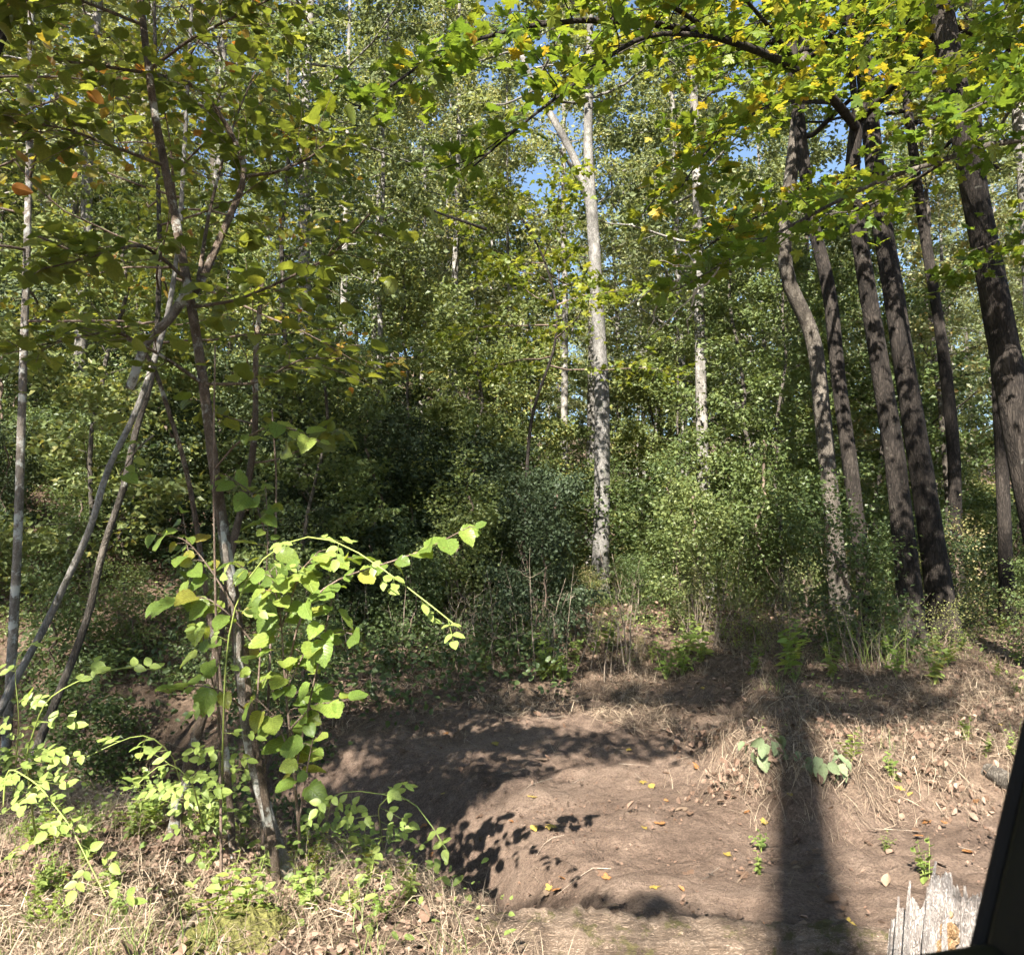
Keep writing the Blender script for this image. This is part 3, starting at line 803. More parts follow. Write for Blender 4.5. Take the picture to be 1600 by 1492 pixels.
# --- maple standing just outside the right edge, one long limb crossing in front of the dark trunks
P_ = to_ground(np.array([[6.0, 6.9, 0.6], [5.9, 6.8, 2.5], [5.75, 6.6, 4.6], [5.7, 6.6, 6.5], [5.5, 6.6, 9.5]]))
o_ = P_[0].copy(); o_[2] = float(gz(o_[0], o_[1]))
maple2 = empty('maple_tree', o_, 'maple limb crossing in front of the dark trunks from the right edge', 'tree')
trunk_obj(P_, 0.15, 0.07, M['bark_grey'], maple2, o_, seed=33, n=30)
g = Grow(33)
for lb, r0, ns in (
    ([(1790, 240, 6.6), (1690, 215, 6.5), (1600, 217, 6.4), (1540, 224, 6.3), (1480, 252, 6.2), (1410, 268, 6.1), (1350, 292, 6.0), (1270, 335, 5.9), (1200, 372, 5.9), (1130, 412, 5.8), (1060, 452, 5.8)], 0.034, 16),
    ([(1470, 256, 6.2), (1400, 300, 6.6), (1340, 330, 7.0), (1290, 335, 7.4)], 0.016, 6),
    ([(1790, 200, 6.6), (1680, 110, 6.0), (1600, 130, 5.8), (1500, 180, 5.5)], 0.03, 12),
    ([(1790, 100, 6.6), (1680, 0, 6.0), (1560, -40, 5.6), (1440, -30, 5.2)], 0.03, 14),
    ([(1790, 330, 6.6), (1690, 350, 6.8), (1600, 370, 7.0), (1500, 420, 7.2)], 0.02, 8)):
    L3 = smooth_path(np.array([at(*p) for p in lb]), 16, 1)
    g.tubes.append((L3, np.linspace(r0, 0.005, 16), 7))
    g.spray(L3, int(ns * 1.4), 0.75, 12, 0.12, 0.15, 0.25, 0.006, 0.5, 0.05)
wood_leaves(g, maple2, o_, M['bark_grey'], M['maple'], LEAF_M[0], 220, mp_meshes, 'limb')

# --- bare limb tips in front of the mid trunk (dead lower branch)
o_ = np.array(maple2.location)
a = Acc(); gg = np.random.default_rng(3)
for lb in ([(1128, 414, 5.82), (1100, 415, 5.9), (1060, 415, 6.0), (1030, 410, 6.1)], [(1100, 415, 5.9), (1060, 440, 5.9), (1010, 455, 6.0), (960, 500, 6.1)], [(1128, 414, 5.82), (1090, 450, 5.8), (1060, 490, 5.8), (1015, 522, 5.9)],
           [(1060, 440, 5.9), (1030, 470, 6.0), (1010, 520, 6.1)], [(1100, 415, 5.9), (1065, 395, 6.1), (1060, 380, 6.2)], [(1090, 450, 5.8), (1075, 500, 5.8), (1070, 530, 5.9)]):
    L3 = smooth_path(np.array([at(*p) for p in lb]), 10, 1) + gg.normal(0, 0.012, (10, 3))
    tube(a, L3, np.linspace(0.009, 0.003, 10), 5)
obj('bare_twigs', a.mesh('bare_twigs', M['bare'], o_), maple2)['kind'] = 'stuff'

# --- forked white trunk in the middle
P_ = to_ground(trace([(938, 905, 15.0), (941, 760, 15.0), (941, 620, 15.0), (933, 470, 15.0), (928, 380, 15.0), (924, 320, 15.0)]))
o_ = P_[0].copy(); o_[2] = float(gz(o_[0], o_[1]))
root = empty('forked_tree', o_, 'tall white barked tree forking high in the middle of the view', 'tree')
trunk_obj(P_, px_r(27, 15), px_r(19, 15), M['bark_white'], root, o_, seed=41, n=50, rough=0.08, sides=16)
g = Grow(41)
forks = []
for k, (lb, ra) in enumerate((([(924, 330, 15.0), (905, 260, 15.0), (870, 195, 15.0), (830, 130, 15.0), (800, 40, 15.0), (770, -100, 15.0)], 0.088), ([(925, 330, 15.0), (918, 240, 15.0), (920, 150, 15.0), (922, 40, 15.0), (925, -150, 15.0)], 0.108), ([(916, 310, 15.0), (895, 265, 14.7), (876, 235, 14.4)], 0.042))):
    L3 = smooth_path(np.array([at(*p) for p in lb]), 20, 2)
    a = Acc(); tube(a, L3, np.linspace(ra, 0.03, 20), 10, 0.1)
    obj('fork', a.mesh('fork', M['bark_white'], o_), root)
    if k < 2:
        g.crown(L3, 0.35, 1.0, 13, lambda u: 2.2, 7, 30, 0.13, 0.03, (0.0, 0.9))
wood_leaves(g, root, o_, M['bark_white'], M['far'], LEAF_D)

# --- young maple in mid-distance with yellow-green sprays
P_ = to_ground(trace([(822, 760, 12.0), (826, 690, 12.0), (832, 640, 12.0), (850, 590, 12.0), (868, 545, 12.0), (872, 480, 12.0), (850, 400, 12.0), (815, 340, 12.0)]))
o_ = P_[0].copy(); o_[2] = float(gz(o_[0], o_[1]))
root = empty('young_maple', o_, 'slender young maple with bright yellow green sprays left of white trunk', 'tree')
tr, Q = trunk_obj(P_, 0.032, 0.014, M['bark_shade'], root, o_, seed=43, n=40, sides=8)
g = Grow(43)
g.crown(Q, 0.6, 1.0, 14, lambda u: 2.0 - 0.7 * u, 9, 13, 0.105, 0.016, (-0.05, 0.25), width=0.2, flat=0.6)
wood_leaves(g, root, o_, M['twig'], M['young'], LEAF_M1)
a = Acc()
L3 = smooth_path(np.array([at(*p) for p in [(760, 358, 10.5), (735, 350, 10.4), (700, 338, 10.3), (678, 330, 10.2)]]), 10, 1)
tube(a, L3, np.linspace(0.022, 0.014, 10), 6, 0.2, cap=True)
obj('broken_branch', a.mesh('broken_branch', M['bark_grey'], o_), root)

# ------------------------------------------------------------------ left foreground: leaning sapling, shoots and companions
D0 = 4.0
P_ = to_ground(trace([(432, 1318, 3.95), (412, 1255, 3.95), (395, 1180, 3.95), (378, 1060, 4.0), (368, 960, 4.0), (352, 850, 4.0), (335, 730, 4.0), (318, 600, 4.0), (300, 480, 4.0), (283, 390, 4.0), (258, 260, 4.0), (243, 190, 4.0), (232, 110, 4.0), (219, 0, 4.0), (205, -140, 4.0), (190, -330, 4.0), (180, -520, 4.0)]), 0.06)
o_ = P_[0].copy(); o_[2] = float(gz(o_[0], o_[1]))
sap = empty('sapling_clump', o_, 'tall thin sapling leaning left with companion stems on the near bank', 'sapling')
trunk_obj(P_, px_r(21, 4), px_r(12, 4) * 0.6, M['bark_hazel'], sap, o_, seed=51, n=90, rough=0.22, sides=12, flare=0.1)
g = Grow(51)
a = Acc()
def stem(acc, pts, r0, r1, n=24, rough=0.15, sides=8, seed=0):
    L3 = smooth_path(np.array([at(*p) for p in pts]), n, 2)
    tube(acc, L3, np.linspace(r0, r1, n), sides, rough, cap=True, seed=seed)
    return L3
SB = []
def sbr(pts, r0, r1):
    ba = Acc(); L3 = stem(ba, pts, r0, r1)
    SB.append((obj('branch', ba.mesh('branch', M['bark_hazel'], o_), sap), L3))
    return L3
b1 = sbr([(303, 460, 4.0), (322, 425, 4.05), (345, 370, 4.1), (372, 310, 4.15), (387, 275, 4.2), (378, 240, 4.2), (360, 205, 4.2), (335, 165, 4.2), (310, 130, 4.2), (250, 118, 4.1), (170, 105, 4.0), (90, 95, 3.9)], 0.022, 0.006)
b2 = sbr([(387, 275, 4.2), (430, 270, 4.1), (480, 250, 4.0), (540, 200, 3.9)], 0.010, 0.003)
b3 = sbr([(310, 440, 4.0), (325, 340, 4.3), (345, 260, 4.5), (370, 180, 4.6), (400, 110, 4.7)], 0.012, 0.004)
b4 = sbr([(293, 440, 4.0), (262, 410, 3.9), (218, 380, 3.7), (150, 400, 3.6), (70, 420, 3.5)], 0.010, 0.003)
b5 = sbr([(318, 600, 4.0), (260, 560, 3.8), (180, 515, 3.6), (110, 530, 3.5), (40, 545, 3.4)], 0.010, 0.003)
b6 = sbr([(300, 480, 4.0), (370, 470, 3.8), (440, 440, 3.7), (520, 400, 3.6), (590, 320, 3.5)], 0.010, 0.003)
b7 = sbr([(258, 260, 4.0), (180, 230, 3.8), (100, 200, 3.6), (20, 190, 3.5)], 0.010, 0.003)
b8 = sbr([(232, 110, 4.0), (300, 60, 3.8), (380, 20, 3.7), (460, -20, 3.6)], 0.010, 0.003)
b9 = sbr([(225, 40, 4.0), (150, 10, 3.8), (70, -20, 3.6), (0, -30, 3.5)], 0.010, 0.003)
b10 = sbr([(200, -160, 4.0), (260, -200, 4.4), (360, -220, 4.8)], 0.012, 0.003)
b11 = sbr([(318, 600, 4.0), (400, 600, 3.8), (470, 560, 3.7), (540, 560, 3.6)], 0.008, 0.003)
for bb, ns in ((b1, 13), (b2, 5), (b3, 6), (b4, 8), (b5, 8), (b6, 7), (b7, 9), (b8, 8), (b9, 8), (b10, 8), (b11, 4)):
    g.spray(bb, int(ns * 2.0), 0.45, 6.5, 0.08, 0.11, 0.25, 0.003, 0.32, 0.06)
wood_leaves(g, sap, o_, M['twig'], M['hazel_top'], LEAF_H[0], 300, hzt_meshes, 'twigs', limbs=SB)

# pale broken branch crossing the sapling
a = Acc()
stem(a, [(300, 450, 4.03), (284, 470, 4.02), (262, 503, 4.0), (235, 525, 4.0), (222, 548, 4.0), (212, 580, 4.0), (203, 608, 4.0)], 0.024, 0.021, 20, 0.25)
obj('broken_branch', a.mesh('broken_branch', M['bark_lichen'], np.array(sap.location)), sap)['label'] = 'pale lichen covered broken branch'

# companion stems of the clump
def stems_thing(name, label, cat, pts, r0, r1, mat, n=40, rough=0.2, sides=10, grow=None):
    P_ = to_ground(trace(pts), 0.06)
    o_ = P_[0].copy(); o_[2] = float(gz(o_[0], o_[1]))
    if name == 'stem':
        o_ = np.array(sap.location); rt = sap
    else:
        rt = empty(name, o_, label, cat)
    tr, Q = trunk_obj(P_, r0, r1, M[mat], rt, o_, sides, n, rough, 'stem' if name == 'stem' else 'trunk', seed=int(r0 * 9999), flare=0.15)
    if name == 'stem': tr['label'] = label
    return rt, o_, Q
rt, o_, Q = stems_thing('stem', 'thick pale stem rising beside the leaning sapling, bark split open', 'stem', [(428, 1300, 3.9), (420, 1280, 3.9), (400, 1220, 3.88), (382, 1130, 3.85), (374, 1030, 3.85), (366, 940, 3.86), (354, 880, 3.88), (346, 800, 3.95)], 0.029, 0.012, 'bark_lichen')
rt, o_, Q = stems_thing('stem', 'slim straight stem right of the thick split stem at the ground', 'stem', [(425, 1310, 3.8), (412, 1235, 3.8), (396, 1150, 3.8), (388, 1080, 3.82), (384, 1010, 3.85)], 0.021, 0.012, 'bark_hazel')
rt, o_, Q = stems_thing('stem', 'dark curved stem bending out behind the clump over the gully', 'stem', [(296, 1185, 4.45), (312, 1130, 4.42), (330, 1080, 4.4), (340, 1010, 4.4), (350, 930, 4.4), (362, 850, 4.45), (380, 790, 4.5), (393, 730, 4.5), (400, 660, 4.5), (398, 560, 4.5), (410, 440, 4.5)], 0.031, 0.012, 'bark_hazel')
g = Grow(57)
g.crown(Q, 0.62, 1.0, 6, lambda u: 0.6, 4, 4, 0.11, 0.006, (0, 0.5), width=0.08)
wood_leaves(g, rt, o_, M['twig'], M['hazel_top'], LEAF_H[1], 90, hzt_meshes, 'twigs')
rt, o_, Q = stems_thing('stem', 'thin brown wand slanting left behind the leaning sapling', 'stem', [(352, 1150, 4.2), (335, 1000, 4.2), (318, 900, 4.2), (303, 790, 4.2), (283, 700, 4.2), (262, 640, 4.2), (245, 580, 4.2), (225, 540, 4.2), (180, 515, 4.2)], 0.017, 0.010, 'bark_hazel')
rt, o_, Q = stems_thing('stem', 'very thin upright wand just right of the leaning sapling', 'stem', [(345, 1250, 3.7), (338, 1000, 3.7), (334, 800, 3.7), (334, 680, 3.7), (336, 540, 3.7)], 0.007, 0.004, 'twig', sides=6, rough=0.05)
rt, o_, Q = stems_thing('stem', 'thin reddish upright wand well right of the leaning sapling', 'stem', [(415, 1200, 4.1), (422, 1020, 4.1), (430, 860, 4.1), (432, 740, 4.1), (425, 640, 4.1)], 0.009, 0.004, 'twig', sides=6, rough=0.05)

# hazel shoots with large sunlit leaves
shoots = [
    ([(470, 1330, 3.7), (458, 1190, 3.7), (446, 1080, 3.7), (440, 980, 3.7), (432, 890, 3.75)], 0.0085, 14),
    ([(462, 1200, 3.7), (485, 1090, 3.65), (503, 1010, 3.6), (520, 930, 3.6)], 0.006, 8),
    ([(447, 1060, 3.7), (470, 950, 3.6), (520, 905, 3.55), (590, 884, 3.5), (660, 862, 3.45), (735, 822, 3.4)], 0.006, 12),
    ([(400, 1010, 3.75), (360, 960, 3.7), (320, 930, 3.7), (262, 945, 3.7)], 0.005, 5),
    ([(372, 960, 3.8), (330, 890, 3.75), (290, 840, 3.75), (245, 835, 3.75)], 0.005, 6),
    ([(385, 1110, 3.75), (340, 1075, 3.65), (300, 1070, 3.6), (265, 1085, 3.6)], 0.005, 5),
    ([(452, 1140, 3.7), (490, 1100, 3.65), (540, 1095, 3.6)], 0.005, 4),
    ([(440, 980, 3.7), (400, 900, 3.7), (370, 880, 3.7)], 0.005, 5),
    ([(458, 1190, 3.7), (430, 1120, 3.65), (400, 1090, 3.6)], 0.005, 4),
    ([(440, 980, 3.7), (470, 890, 3.7), (500, 860, 3.7)], 0.005, 6),
    ([(330, 740, 4.0), (370, 690, 3.9), (430, 660, 3.8), (500, 690, 3.7)], 0.005, 6),
    ([(240, 680, 3.9), (215, 700, 3.8), (185, 745, 3.75)], 0.004, 3),
    ([(466, 1290, 3.7), (480, 1200, 3.65), (490, 1150, 3.6)], 0.005, 5),
    ([(395, 1180, 3.85), (405, 1050, 3.8), (412, 940, 3.8), (420, 850, 3.8), (415, 760, 3.85)], 0.006, 14),
    ([(350, 1150, 3.8), (318, 1000, 3.75), (300, 900, 3.75), (285, 800, 3.8)], 0.005, 11),
    ([(412, 940, 3.8), (455, 900, 3.75), (500, 880, 3.7), (545, 870, 3.7)], 0.004, 7),
    ([(446, 1080, 3.7), (480, 1010, 3.7), (530, 985, 3.65), (550, 990, 3.65)], 0.004, 6),
    ([(420, 850, 3.8), (395, 770, 3.85), (350, 740, 3.9)], 0.004, 6),
    ([(440, 980, 3.7), (430, 920, 3.55), (420, 890, 3.5)], 0.004, 5),
]
b0 = ground_at(470, 1335)
o_ = b0
haz = empty('hazel_shrub', o_, 'leafy hazel shoots with large sunlit leaves at the sapling foot', 'shrub')
g = Grow(61); SH = []
for k, (pp, r0, nlv) in enumerate(shoots):
    a = Acc()
    L3 = smooth_path(np.array([at(*p) for p in pp]), 16, 2)
    if k == 0:
        L3 = np.vstack([o_ - np.array([0, 0, 0.05]), L3[1:]])
    tube(a, L3, np.linspace(r0, 0.002, len(L3)), 6)
    n = len(L3)
    nlv = int(nlv * 2.0 + 0.5)
    for q in range(nlv):
        u = 0.22 + 0.78 * (q + 0.5) / nlv
        f = u * (n - 1); i = min(int(f), n - 2)
        p = L3[i] + (L3[i + 1] - L3[i]) * (f - i)
        d = nrm(L3[i + 1] - L3[i])
        sg = 1 if q % 2 else -1
        az = g.r.uniform(0, 2 * math.pi) if abs(d[2]) > 0.75 else math.atan2(d[1], d[0]) + sg * g.r.uniform(0.5, 1.3)
        lat = np.array([math.cos(az), math.sin(az), g.r.uniform(-0.35, 0.3)])
        pet = p + nrm(lat + d * 0.4) * g.r.uniform(0.02, 0.06)
        tube(a, np.array([p, 0.5 * (p + pet) + np.array([0, 0, 0.004]), pet]), [0.0018, 0.0015, 0.001], 4)
        nn = np.array([-SUND.x * 0.45, -SUND.y * 0.75, 0.9]) + g.r.normal(0, 0.35, 3)
        g.P.append(pet[None]); g.N.append(nn[None]); g.D.append((lat + np.array([0, 0, -0.25]))[None]); g.S.append(np.array([g.r.uniform(0.045, 0.115)]))
    SH.append((obj('shoot', a.mesh('shoot', M['twig'], o_), haz), L3))
leaf_parts(haz, o_, g.arrays(), hz_meshes, 300, None, None, limbs=SH)

# rose cane arching over the gully
b0 = ground_at(345, 1270)
rose = empty('rose_cane', b0, 'yellow green rose cane arching right over the dark gully', 'cane')
rose_mesh = tmpl_mesh('leaflet', LEAF_O, M['rose'])
def cane(root_, path, r0, r1, n_nodes, u0, leafl, nleaf, seed, up=0.8):
    r = np.random.default_rng(seed)
    o_ = np.array(root_.location)
    a = Acc()
    tube(a, path, np.linspace(r0, r1, len(path)), 7, 0.1)
    n = len(path); PP = []
    for q in range(n_nodes):
        u = u0 + (1 - u0) * (q + 0.5) / n_nodes
        f = u * (n - 1); i = min(int(f), n - 2)
        p = path[i] + (path[i + 1] - path[i]) * (f - i)
        d = nrm(path[i + 1] - path[i])
        side = nrm(np.cross(d, [0, 0.2, 1])) * (1 if q % 2 else -1)
        ld = nrm(side + d * 0.5 + np.array([0, 0, r.uniform(-0.7, 0.5)]))
        L = leafl * 3.0 * r.uniform(0.7, 1.15)
        rac = np.array([p + ld * L * s + np.array([0, 0, -0.12 * L * s * s]) for s in (0, .33, .66, 1)])
        tube(a, rac, [0.0013, 0.0011, 0.0009, 0.0007], 4)
        nrml = np.array([-SUND.x * 0.5, -SUND.y * 0.8, 0.9]) + r.normal(0, 0.25, 3)
        lt = nrm(np.cross(ld, nrml))
        prs = (nleaf - 1) // 2
        for m in range(prs):
            s = 0.35 + 0.5 * m / max(prs - 1, 1)
            for sg in (-1, 1):
                PP.append((p + ld * L * s, nrml + r.normal(0, .2, 3), lt * sg + ld * 0.6, leafl * r.uniform(0.75, 1.1)))
        PP.append((rac[-1], nrml, ld, leafl * 1.1))
    obj('stem', a.mesh('stem', M['cane'], o_), root_)
    return PP
path = smooth_path(np.vstack([b0 - [0, 0, .03], np.array([at(*p) for p in [(348, 1180, 3.55), (350, 1060, 3.5), (358, 960, 3.45), (380, 905, 3.4), (415, 862, 3.35), (450, 836, 3.3), (485, 828, 3.25), (530, 840, 3.2), (580, 875, 3.15), (630, 912, 3.1), (680, 950, 3.08), (722, 985, 3.05)]])]), 50, 2)
for (p, n_, d, s) in cane(rose, path, 0.006, 0.0025, 24, 0.48, 0.046, 5, 5):
    o = obj('leaflet', rose_mesh, rose); o.matrix_local = leaf_matrix(p - np.array(b0), n_, d, s)

# trunks at far left
rt, o_, Q = stems_thing('slender_tree', 'straight slender pale trunk near the left edge', 'tree', [(20, 1000, 8.2), (28, 850, 8.2), (34, 650, 8.2), (38, 520, 8.2), (42, 400, 8.2), (46, 250, 8.2), (48, 80, 8.2), (50, -120, 8.2), (50, -350, 8.2)], px_r(15, 8.2), px_r(8, 8.2), 'bark_lichen', 60, 0.1)
g = Grow(71)
g.crown(Q, 0.45, 1.0, 22, lambda u: 2.0, 8, 17, 0.085, 0.016, (0, 0.6))
wood_leaves(g, rt, o_, M['twig'], M['hazel_top'], LEAF_O, 0)
rt, o_, Q = stems_thing('slanting_tree', 'thin lichen spotted trunk slanting right from the left gully bank', 'tree', [(12, 1080, 6.4), (66, 990, 6.5), (104, 905, 6.4), (146, 822, 6.3), (164, 735, 6.4), (206, 662, 6.5), (229, 600, 6.4), (262, 500, 6.5), (280, 380, 6.6), (290, 200, 6.7), (300, 0, 6.8), (305, -200, 6.8)], px_r(12, 6.4), px_r(5, 6.4), 'bark_pole', 60, 0.15)
g = Grow(73)
g.crown(Q, 0.5, 1.0, 20, lambda u: 1.5, 8, 11, 0.085, 0.012, (0, 0.5))
wood_leaves(g, rt, o_, M['twig'], M['hazel_top'], LEAF_O, 0)
rt, o_, Q = stems_thing('slanting_tree', 'grey trunk slanting right, just behind the lichen spotted one', 'tree', [(102, 1060, 7.0), (140, 960, 7.1), (160, 855, 7.0), (196, 760, 6.9), (208, 680, 7.0), (235, 610, 7.0), (245, 540, 7.0), (250, 400, 7.1), (245, 200, 7.2), (240, -50, 7.3)], px_r(13, 7), px_r(5, 7), 'bark_grey', 60, 0.15)
g = Grow(75)
g.crown(Q, 0.5, 1.0, 18, lambda u: 1.6, 8, 11, 0.085, 0.012, (0, 0.5))
wood_leaves(g, rt, o_, M['twig'], M['hazel_top'], LEAF_O, 0)
rt, o_, Q = stems_thing('slender_tree', 'tall thin trunk leaning in from the top left corner', 'tree', [(-330, 1000, 5.0), (-200, 600, 5.0), (-80, 250, 5.0), (0, 60, 5.0), (45, -60, 5.0), (90, -250, 5.0)], 0.06, 0.03, 'bark_shade', 40, 0.1)
g = Grow(77)
g.crown(Q, 0.55, 1.0, 8, lambda u: 1.2, 6, 8, 0.12, 0.012, (0, 0.5))
wood_leaves(g, rt, o_, M['twig'], M['hazel_top'], LEAF_O, 0)

# ------------------------------------------------------------------ forest behind: prototypes copied as individuals
def proto_tree(seed, H, base, n, spread, n_sub, per, leaf, r0, bark, lm, lean=0.03, tmpl=LEAF_D, el=(0.0, 0.9)):
    r = np.random.default_rng(seed)
    z = np.linspace(-0.3, H, 16)
    off = np.cumsum(r.normal(0, lean, (16, 2)), 0); off -= off[0]
    tr = np.column_stack([off, z])
    a = Acc()
    R = np.linspace(r0, 0.025, 16) * (1 + 0.4 * np.exp(-np.maximum(z, 0) / (3 * r0)))
    tube(a, tr, R, 9, 0.12, seed=seed)
    g = Grow(seed)
    g.crown(tr, base, 0.99, n, lambda u: spread * (1.1 - 0.75 * u) if H > 6 else spread * (1 - 0.4 * u), n_sub, per, leaf, r0 * 0.22, el, width=0.26, flat=0.9)
    g.wood(a)
    c = Acc(); scatter(c, tmpl, *g.arrays())
    return a.mesh('trunk', M[bark]), c.mesh('crown', M[lm], smooth=False)
tall = [proto_tree(200 + k, H, b, n, sp, 8, 33, 0.135, rr, bk, 'far') for k, (H, b, n, sp, rr, bk) in enumerate([
    (21, 0.42, 36, 3.0, 0.17, 'bark_far'), (18, 0.32, 38, 2.7, 0.13, 'bark_far'), (23, 0.45, 36, 3.3, 0.2, 'bark_grey'), (16, 0.26, 38, 2.6, 0.11, 'bark_grey'), (19, 0.36, 38, 3.0, 0.15, 'bark_far')])]
mid = [proto_tree(230 + k, H, b, n, sp, 8, 36, 0.105, rr, 'bark_grey', 'under', 0.06, el=(0, 0.6)) for k, (H, b, n, sp, rr) in enumerate([
    (8, 0.16, 32, 2.2, 0.05), (6.5, 0.1, 32, 2.0, 0.04), (9.5, 0.2, 32, 2.3, 0.055), (5.2, 0.06, 30, 1.9, 0.035)])]
low = [proto_tree(260 + k, H, b, n, sp, 8, pr_, lf, 0.014, 'twig', lm, 0.07, el=el_) for k, (H, b, n, sp, lm, lf, pr_, el_) in enumerate([
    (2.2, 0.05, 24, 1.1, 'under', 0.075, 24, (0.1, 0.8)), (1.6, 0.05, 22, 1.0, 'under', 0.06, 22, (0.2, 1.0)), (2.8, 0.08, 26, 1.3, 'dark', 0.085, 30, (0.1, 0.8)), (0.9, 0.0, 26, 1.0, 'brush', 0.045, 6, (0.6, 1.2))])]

def put(proto, name, x, y, s, rz, label, cat, group, sink=0.05):
    rt = empty(name, (x, y, float(gz(x, y)) - sink), label, cat, group)
    rt.rotation_euler = (0, 0, rz); rt.scale = (s, s, s) if name.endswith('tree') else (s * (.8 + .4 * ((rz * 7) % 1)), s * (.8 + .4 * ((rz * 13) % 1)), s * (.75 + .5 * ((rz * 29) % 1)))
    obj('trunk' if name.endswith('tree') else 'stems', proto[0], rt)
    obj('crown' if name.endswith('tree') else 'foliage', proto[1], rt)
    return rt

r = np.random.default_rng(99)
taken = [(-5, 8.2), (1.6, 15.0)]
def free(x, y, d):
    for (a_, b_) in taken:
        if (a_ - x) ** 2 + (b_ - y) ** 2 < d * d: return False
    return True
LAND = [(35, 'slender trunk at the left edge'), (165, 'slanting lichen trunks'), (310, 'leaning sapling'), (430, 'thin wand right of the sapling'), (560, 'dark evergreen shrubs'), (720, 'pale trunks left of centre'), (835, 'young yellow green maple'), (940, 'forked white trunk'), (1090, 'bare hanging twigs'), (1290, 'crooked grey trunk'), (1420, 'dark trunk pair'), (1487, 'slim grey trunk'), (1575, 'thick edge trunk')]
def place(x, y, far_limits, words):
    px = CX + F * x / (y * CP + 1)
    k = int(np.argmin([abs(px - l[0]) for l in LAND]))
    d = px - LAND[k][0]
    side = 'just left of' if d < -12 else ('just right of' if d > 12 else 'in line with')
    w_ = words[sum(y > f for f in far_limits)]
    return w_, side + ' the ' + LAND[k][1]
def zone_label(x, y, bark='pale'):
    w_, pl_ = place(x, y, (22, 34, 50), ('nearest', 'middle distance', 'far', 'farthest'))
    return w_ + ' ' + bark + ' barked forest tree ' + pl_, 'forest trees behind the bank'
# traced pale trunks
for (px, py, Y, k, s) in [(690, 640, 27, 0, 0.9), (742, 645, 29, 4, 1.0), (652, 600, 33, 0, 1.0), (1066, 690, 26, 1, 1.0), (1100, 700, 22, 3, 1.0), (1005, 690, 30, 1, 0.9), (1030, 640, 36, 0, 1.0), (965, 650, 30, 4, 0.9)]:
    p = at(px, py, Y)
    lb, gp = zone_label(p[0], p[1], 'grey' if k in (2, 3) else 'pale')
    put(tall[k], 'forest_tree', p[0], Y, s, r.uniform(0, 6.28), lb, 'tree', gp); taken.append((p[0], Y))
thin = [proto_tree(290 + k, H, 0.33, 30, 1.8, 7, 30, 0.12, rr, 'bark_pole', 'far') for k, (H, rr) in enumerate([(17, 0.10), (14, 0.075), (19, 0.12)])]
npole = 0
for k in range(600):
    y = r.uniform(15.5, 30); px = r.choice([r.uniform(430, 880), r.uniform(980, 1260), r.uniform(1430, 1600)], p=[.6, .25, .15]); x = (px - CX) / F * (y * CP + 1)
    if not free(x, y, 1.3): continue
    taken.append((x, y)); npole += 1
    w_, pl_ = place(x, y, (19, 24), ('nearest', 'farther', 'far'))
    put(thin[r.integers(3)], 'slender_tree', x, y, r.uniform(.85, 1.15), r.uniform(0, 6.28), w_ + ' thin pale pole tree ' + pl_, 'tree', 'thin pale trunks in the wood')
    if npole >= 22: break
cnt = 0
for k in range(4000):
    y = 13 + 62 * r.random() ** 1.3
    x = r.uniform(-1, 1) * (0.72 * y + 3)
    dmin = 2.6 if y < 30 else 3.6
    px = CX + F * x / (y * CP + 1)
    if not free(x, y, dmin): continue
    if y < 17 and 560 < px < 1200: continue
    if y < 19.5 and 860 < px < 1010: continue
    if y < 40 and 1385 < px < 1420: continue      # the gap of open sky between the right trunks
    if y < 24 and r.random() < 0.45: continue
    if y > 20 and (400 < px < 560 or 630 < px < 720 or 800 < px < 910 or 1370 < px < 1440) and r.random() < 0.75: continue
    taken.append((x, y)); cnt += 1
    kk = r.integers(5)
    lb, gp = zone_label(x, y, 'grey' if kk in (2, 3) else 'pale')
    put(tall[kk], 'forest_tree', x, y, r.uniform(0.75, 1.05), r.uniform(0, 6.28), lb, 'tree', gp)
    if cnt >= 95: break
# the wood beyond, read as one mass
a = Acc(); r3 = np.random.default_rng(808)
nb = 900
bx = r3.uniform(-1, 1, nb); by = 62 + 55 * r3.random(nb); bx = bx * (0.75 * by + 5)
bz = gz(bx, by) + 1 + 13 * r3.random(nb) ** 0.9
per = 90
off = r3.normal(0, 1, (nb, per, 3)) * np.array([1.7, 1.7, 1.3])
Pw = (np.stack([bx, by, bz], 1)[:, None, :] + off).reshape(-1, 3)
m = len(Pw)
scatter(a, LEAF_D, Pw, np.array([0, -.3, .8]) + r3.normal(0, .8, (m, 3)), r3.normal(0, 1, (m, 3)), r3.uniform(.25, .5, m))
o = obj('distant_woods', a.mesh('distant_woods', M['far'], smooth=False)); tag(o, 'far off wood closing the view behind the trunks', 'woods', kind='stuff')
# understorey
def under_label(x, y, sz):
    w_, pl_ = place(x, y, (15, 22), ('near', 'mid distance', 'distant'))
    return w_ + ' ' + sz + ' understorey tree ' + pl_, 'understorey trees'
cnt = 0; tk2 = []
for k in range(3000):
    y = 10 + 26 * r.random() ** 1.1
    x = r.uniform(-1, 1) * (0.66 * y + 1)
    px = CX + F * x / (y * CP + 1)
    if y < 16.5 and 850 < px < 1040: continue
    if y < 13.5 and px > 560: continue
    if any((a_ - x) ** 2 + (b_ - y) ** 2 < 2.2 ** 2 for a_, b_ in tk2): continue
    tk2.append((x, y)); cnt += 1
    kk = r.integers(4)
    lb, gp = under_label(x, y, ('bushy', 'low', 'taller', 'lowest')[kk])
    put(mid[kk], 'understorey_tree', x, y, r.uniform(0.7, 1.1), r.uniform(0, 6.28), lb, 'tree', gp)
    if cnt >= 66: break
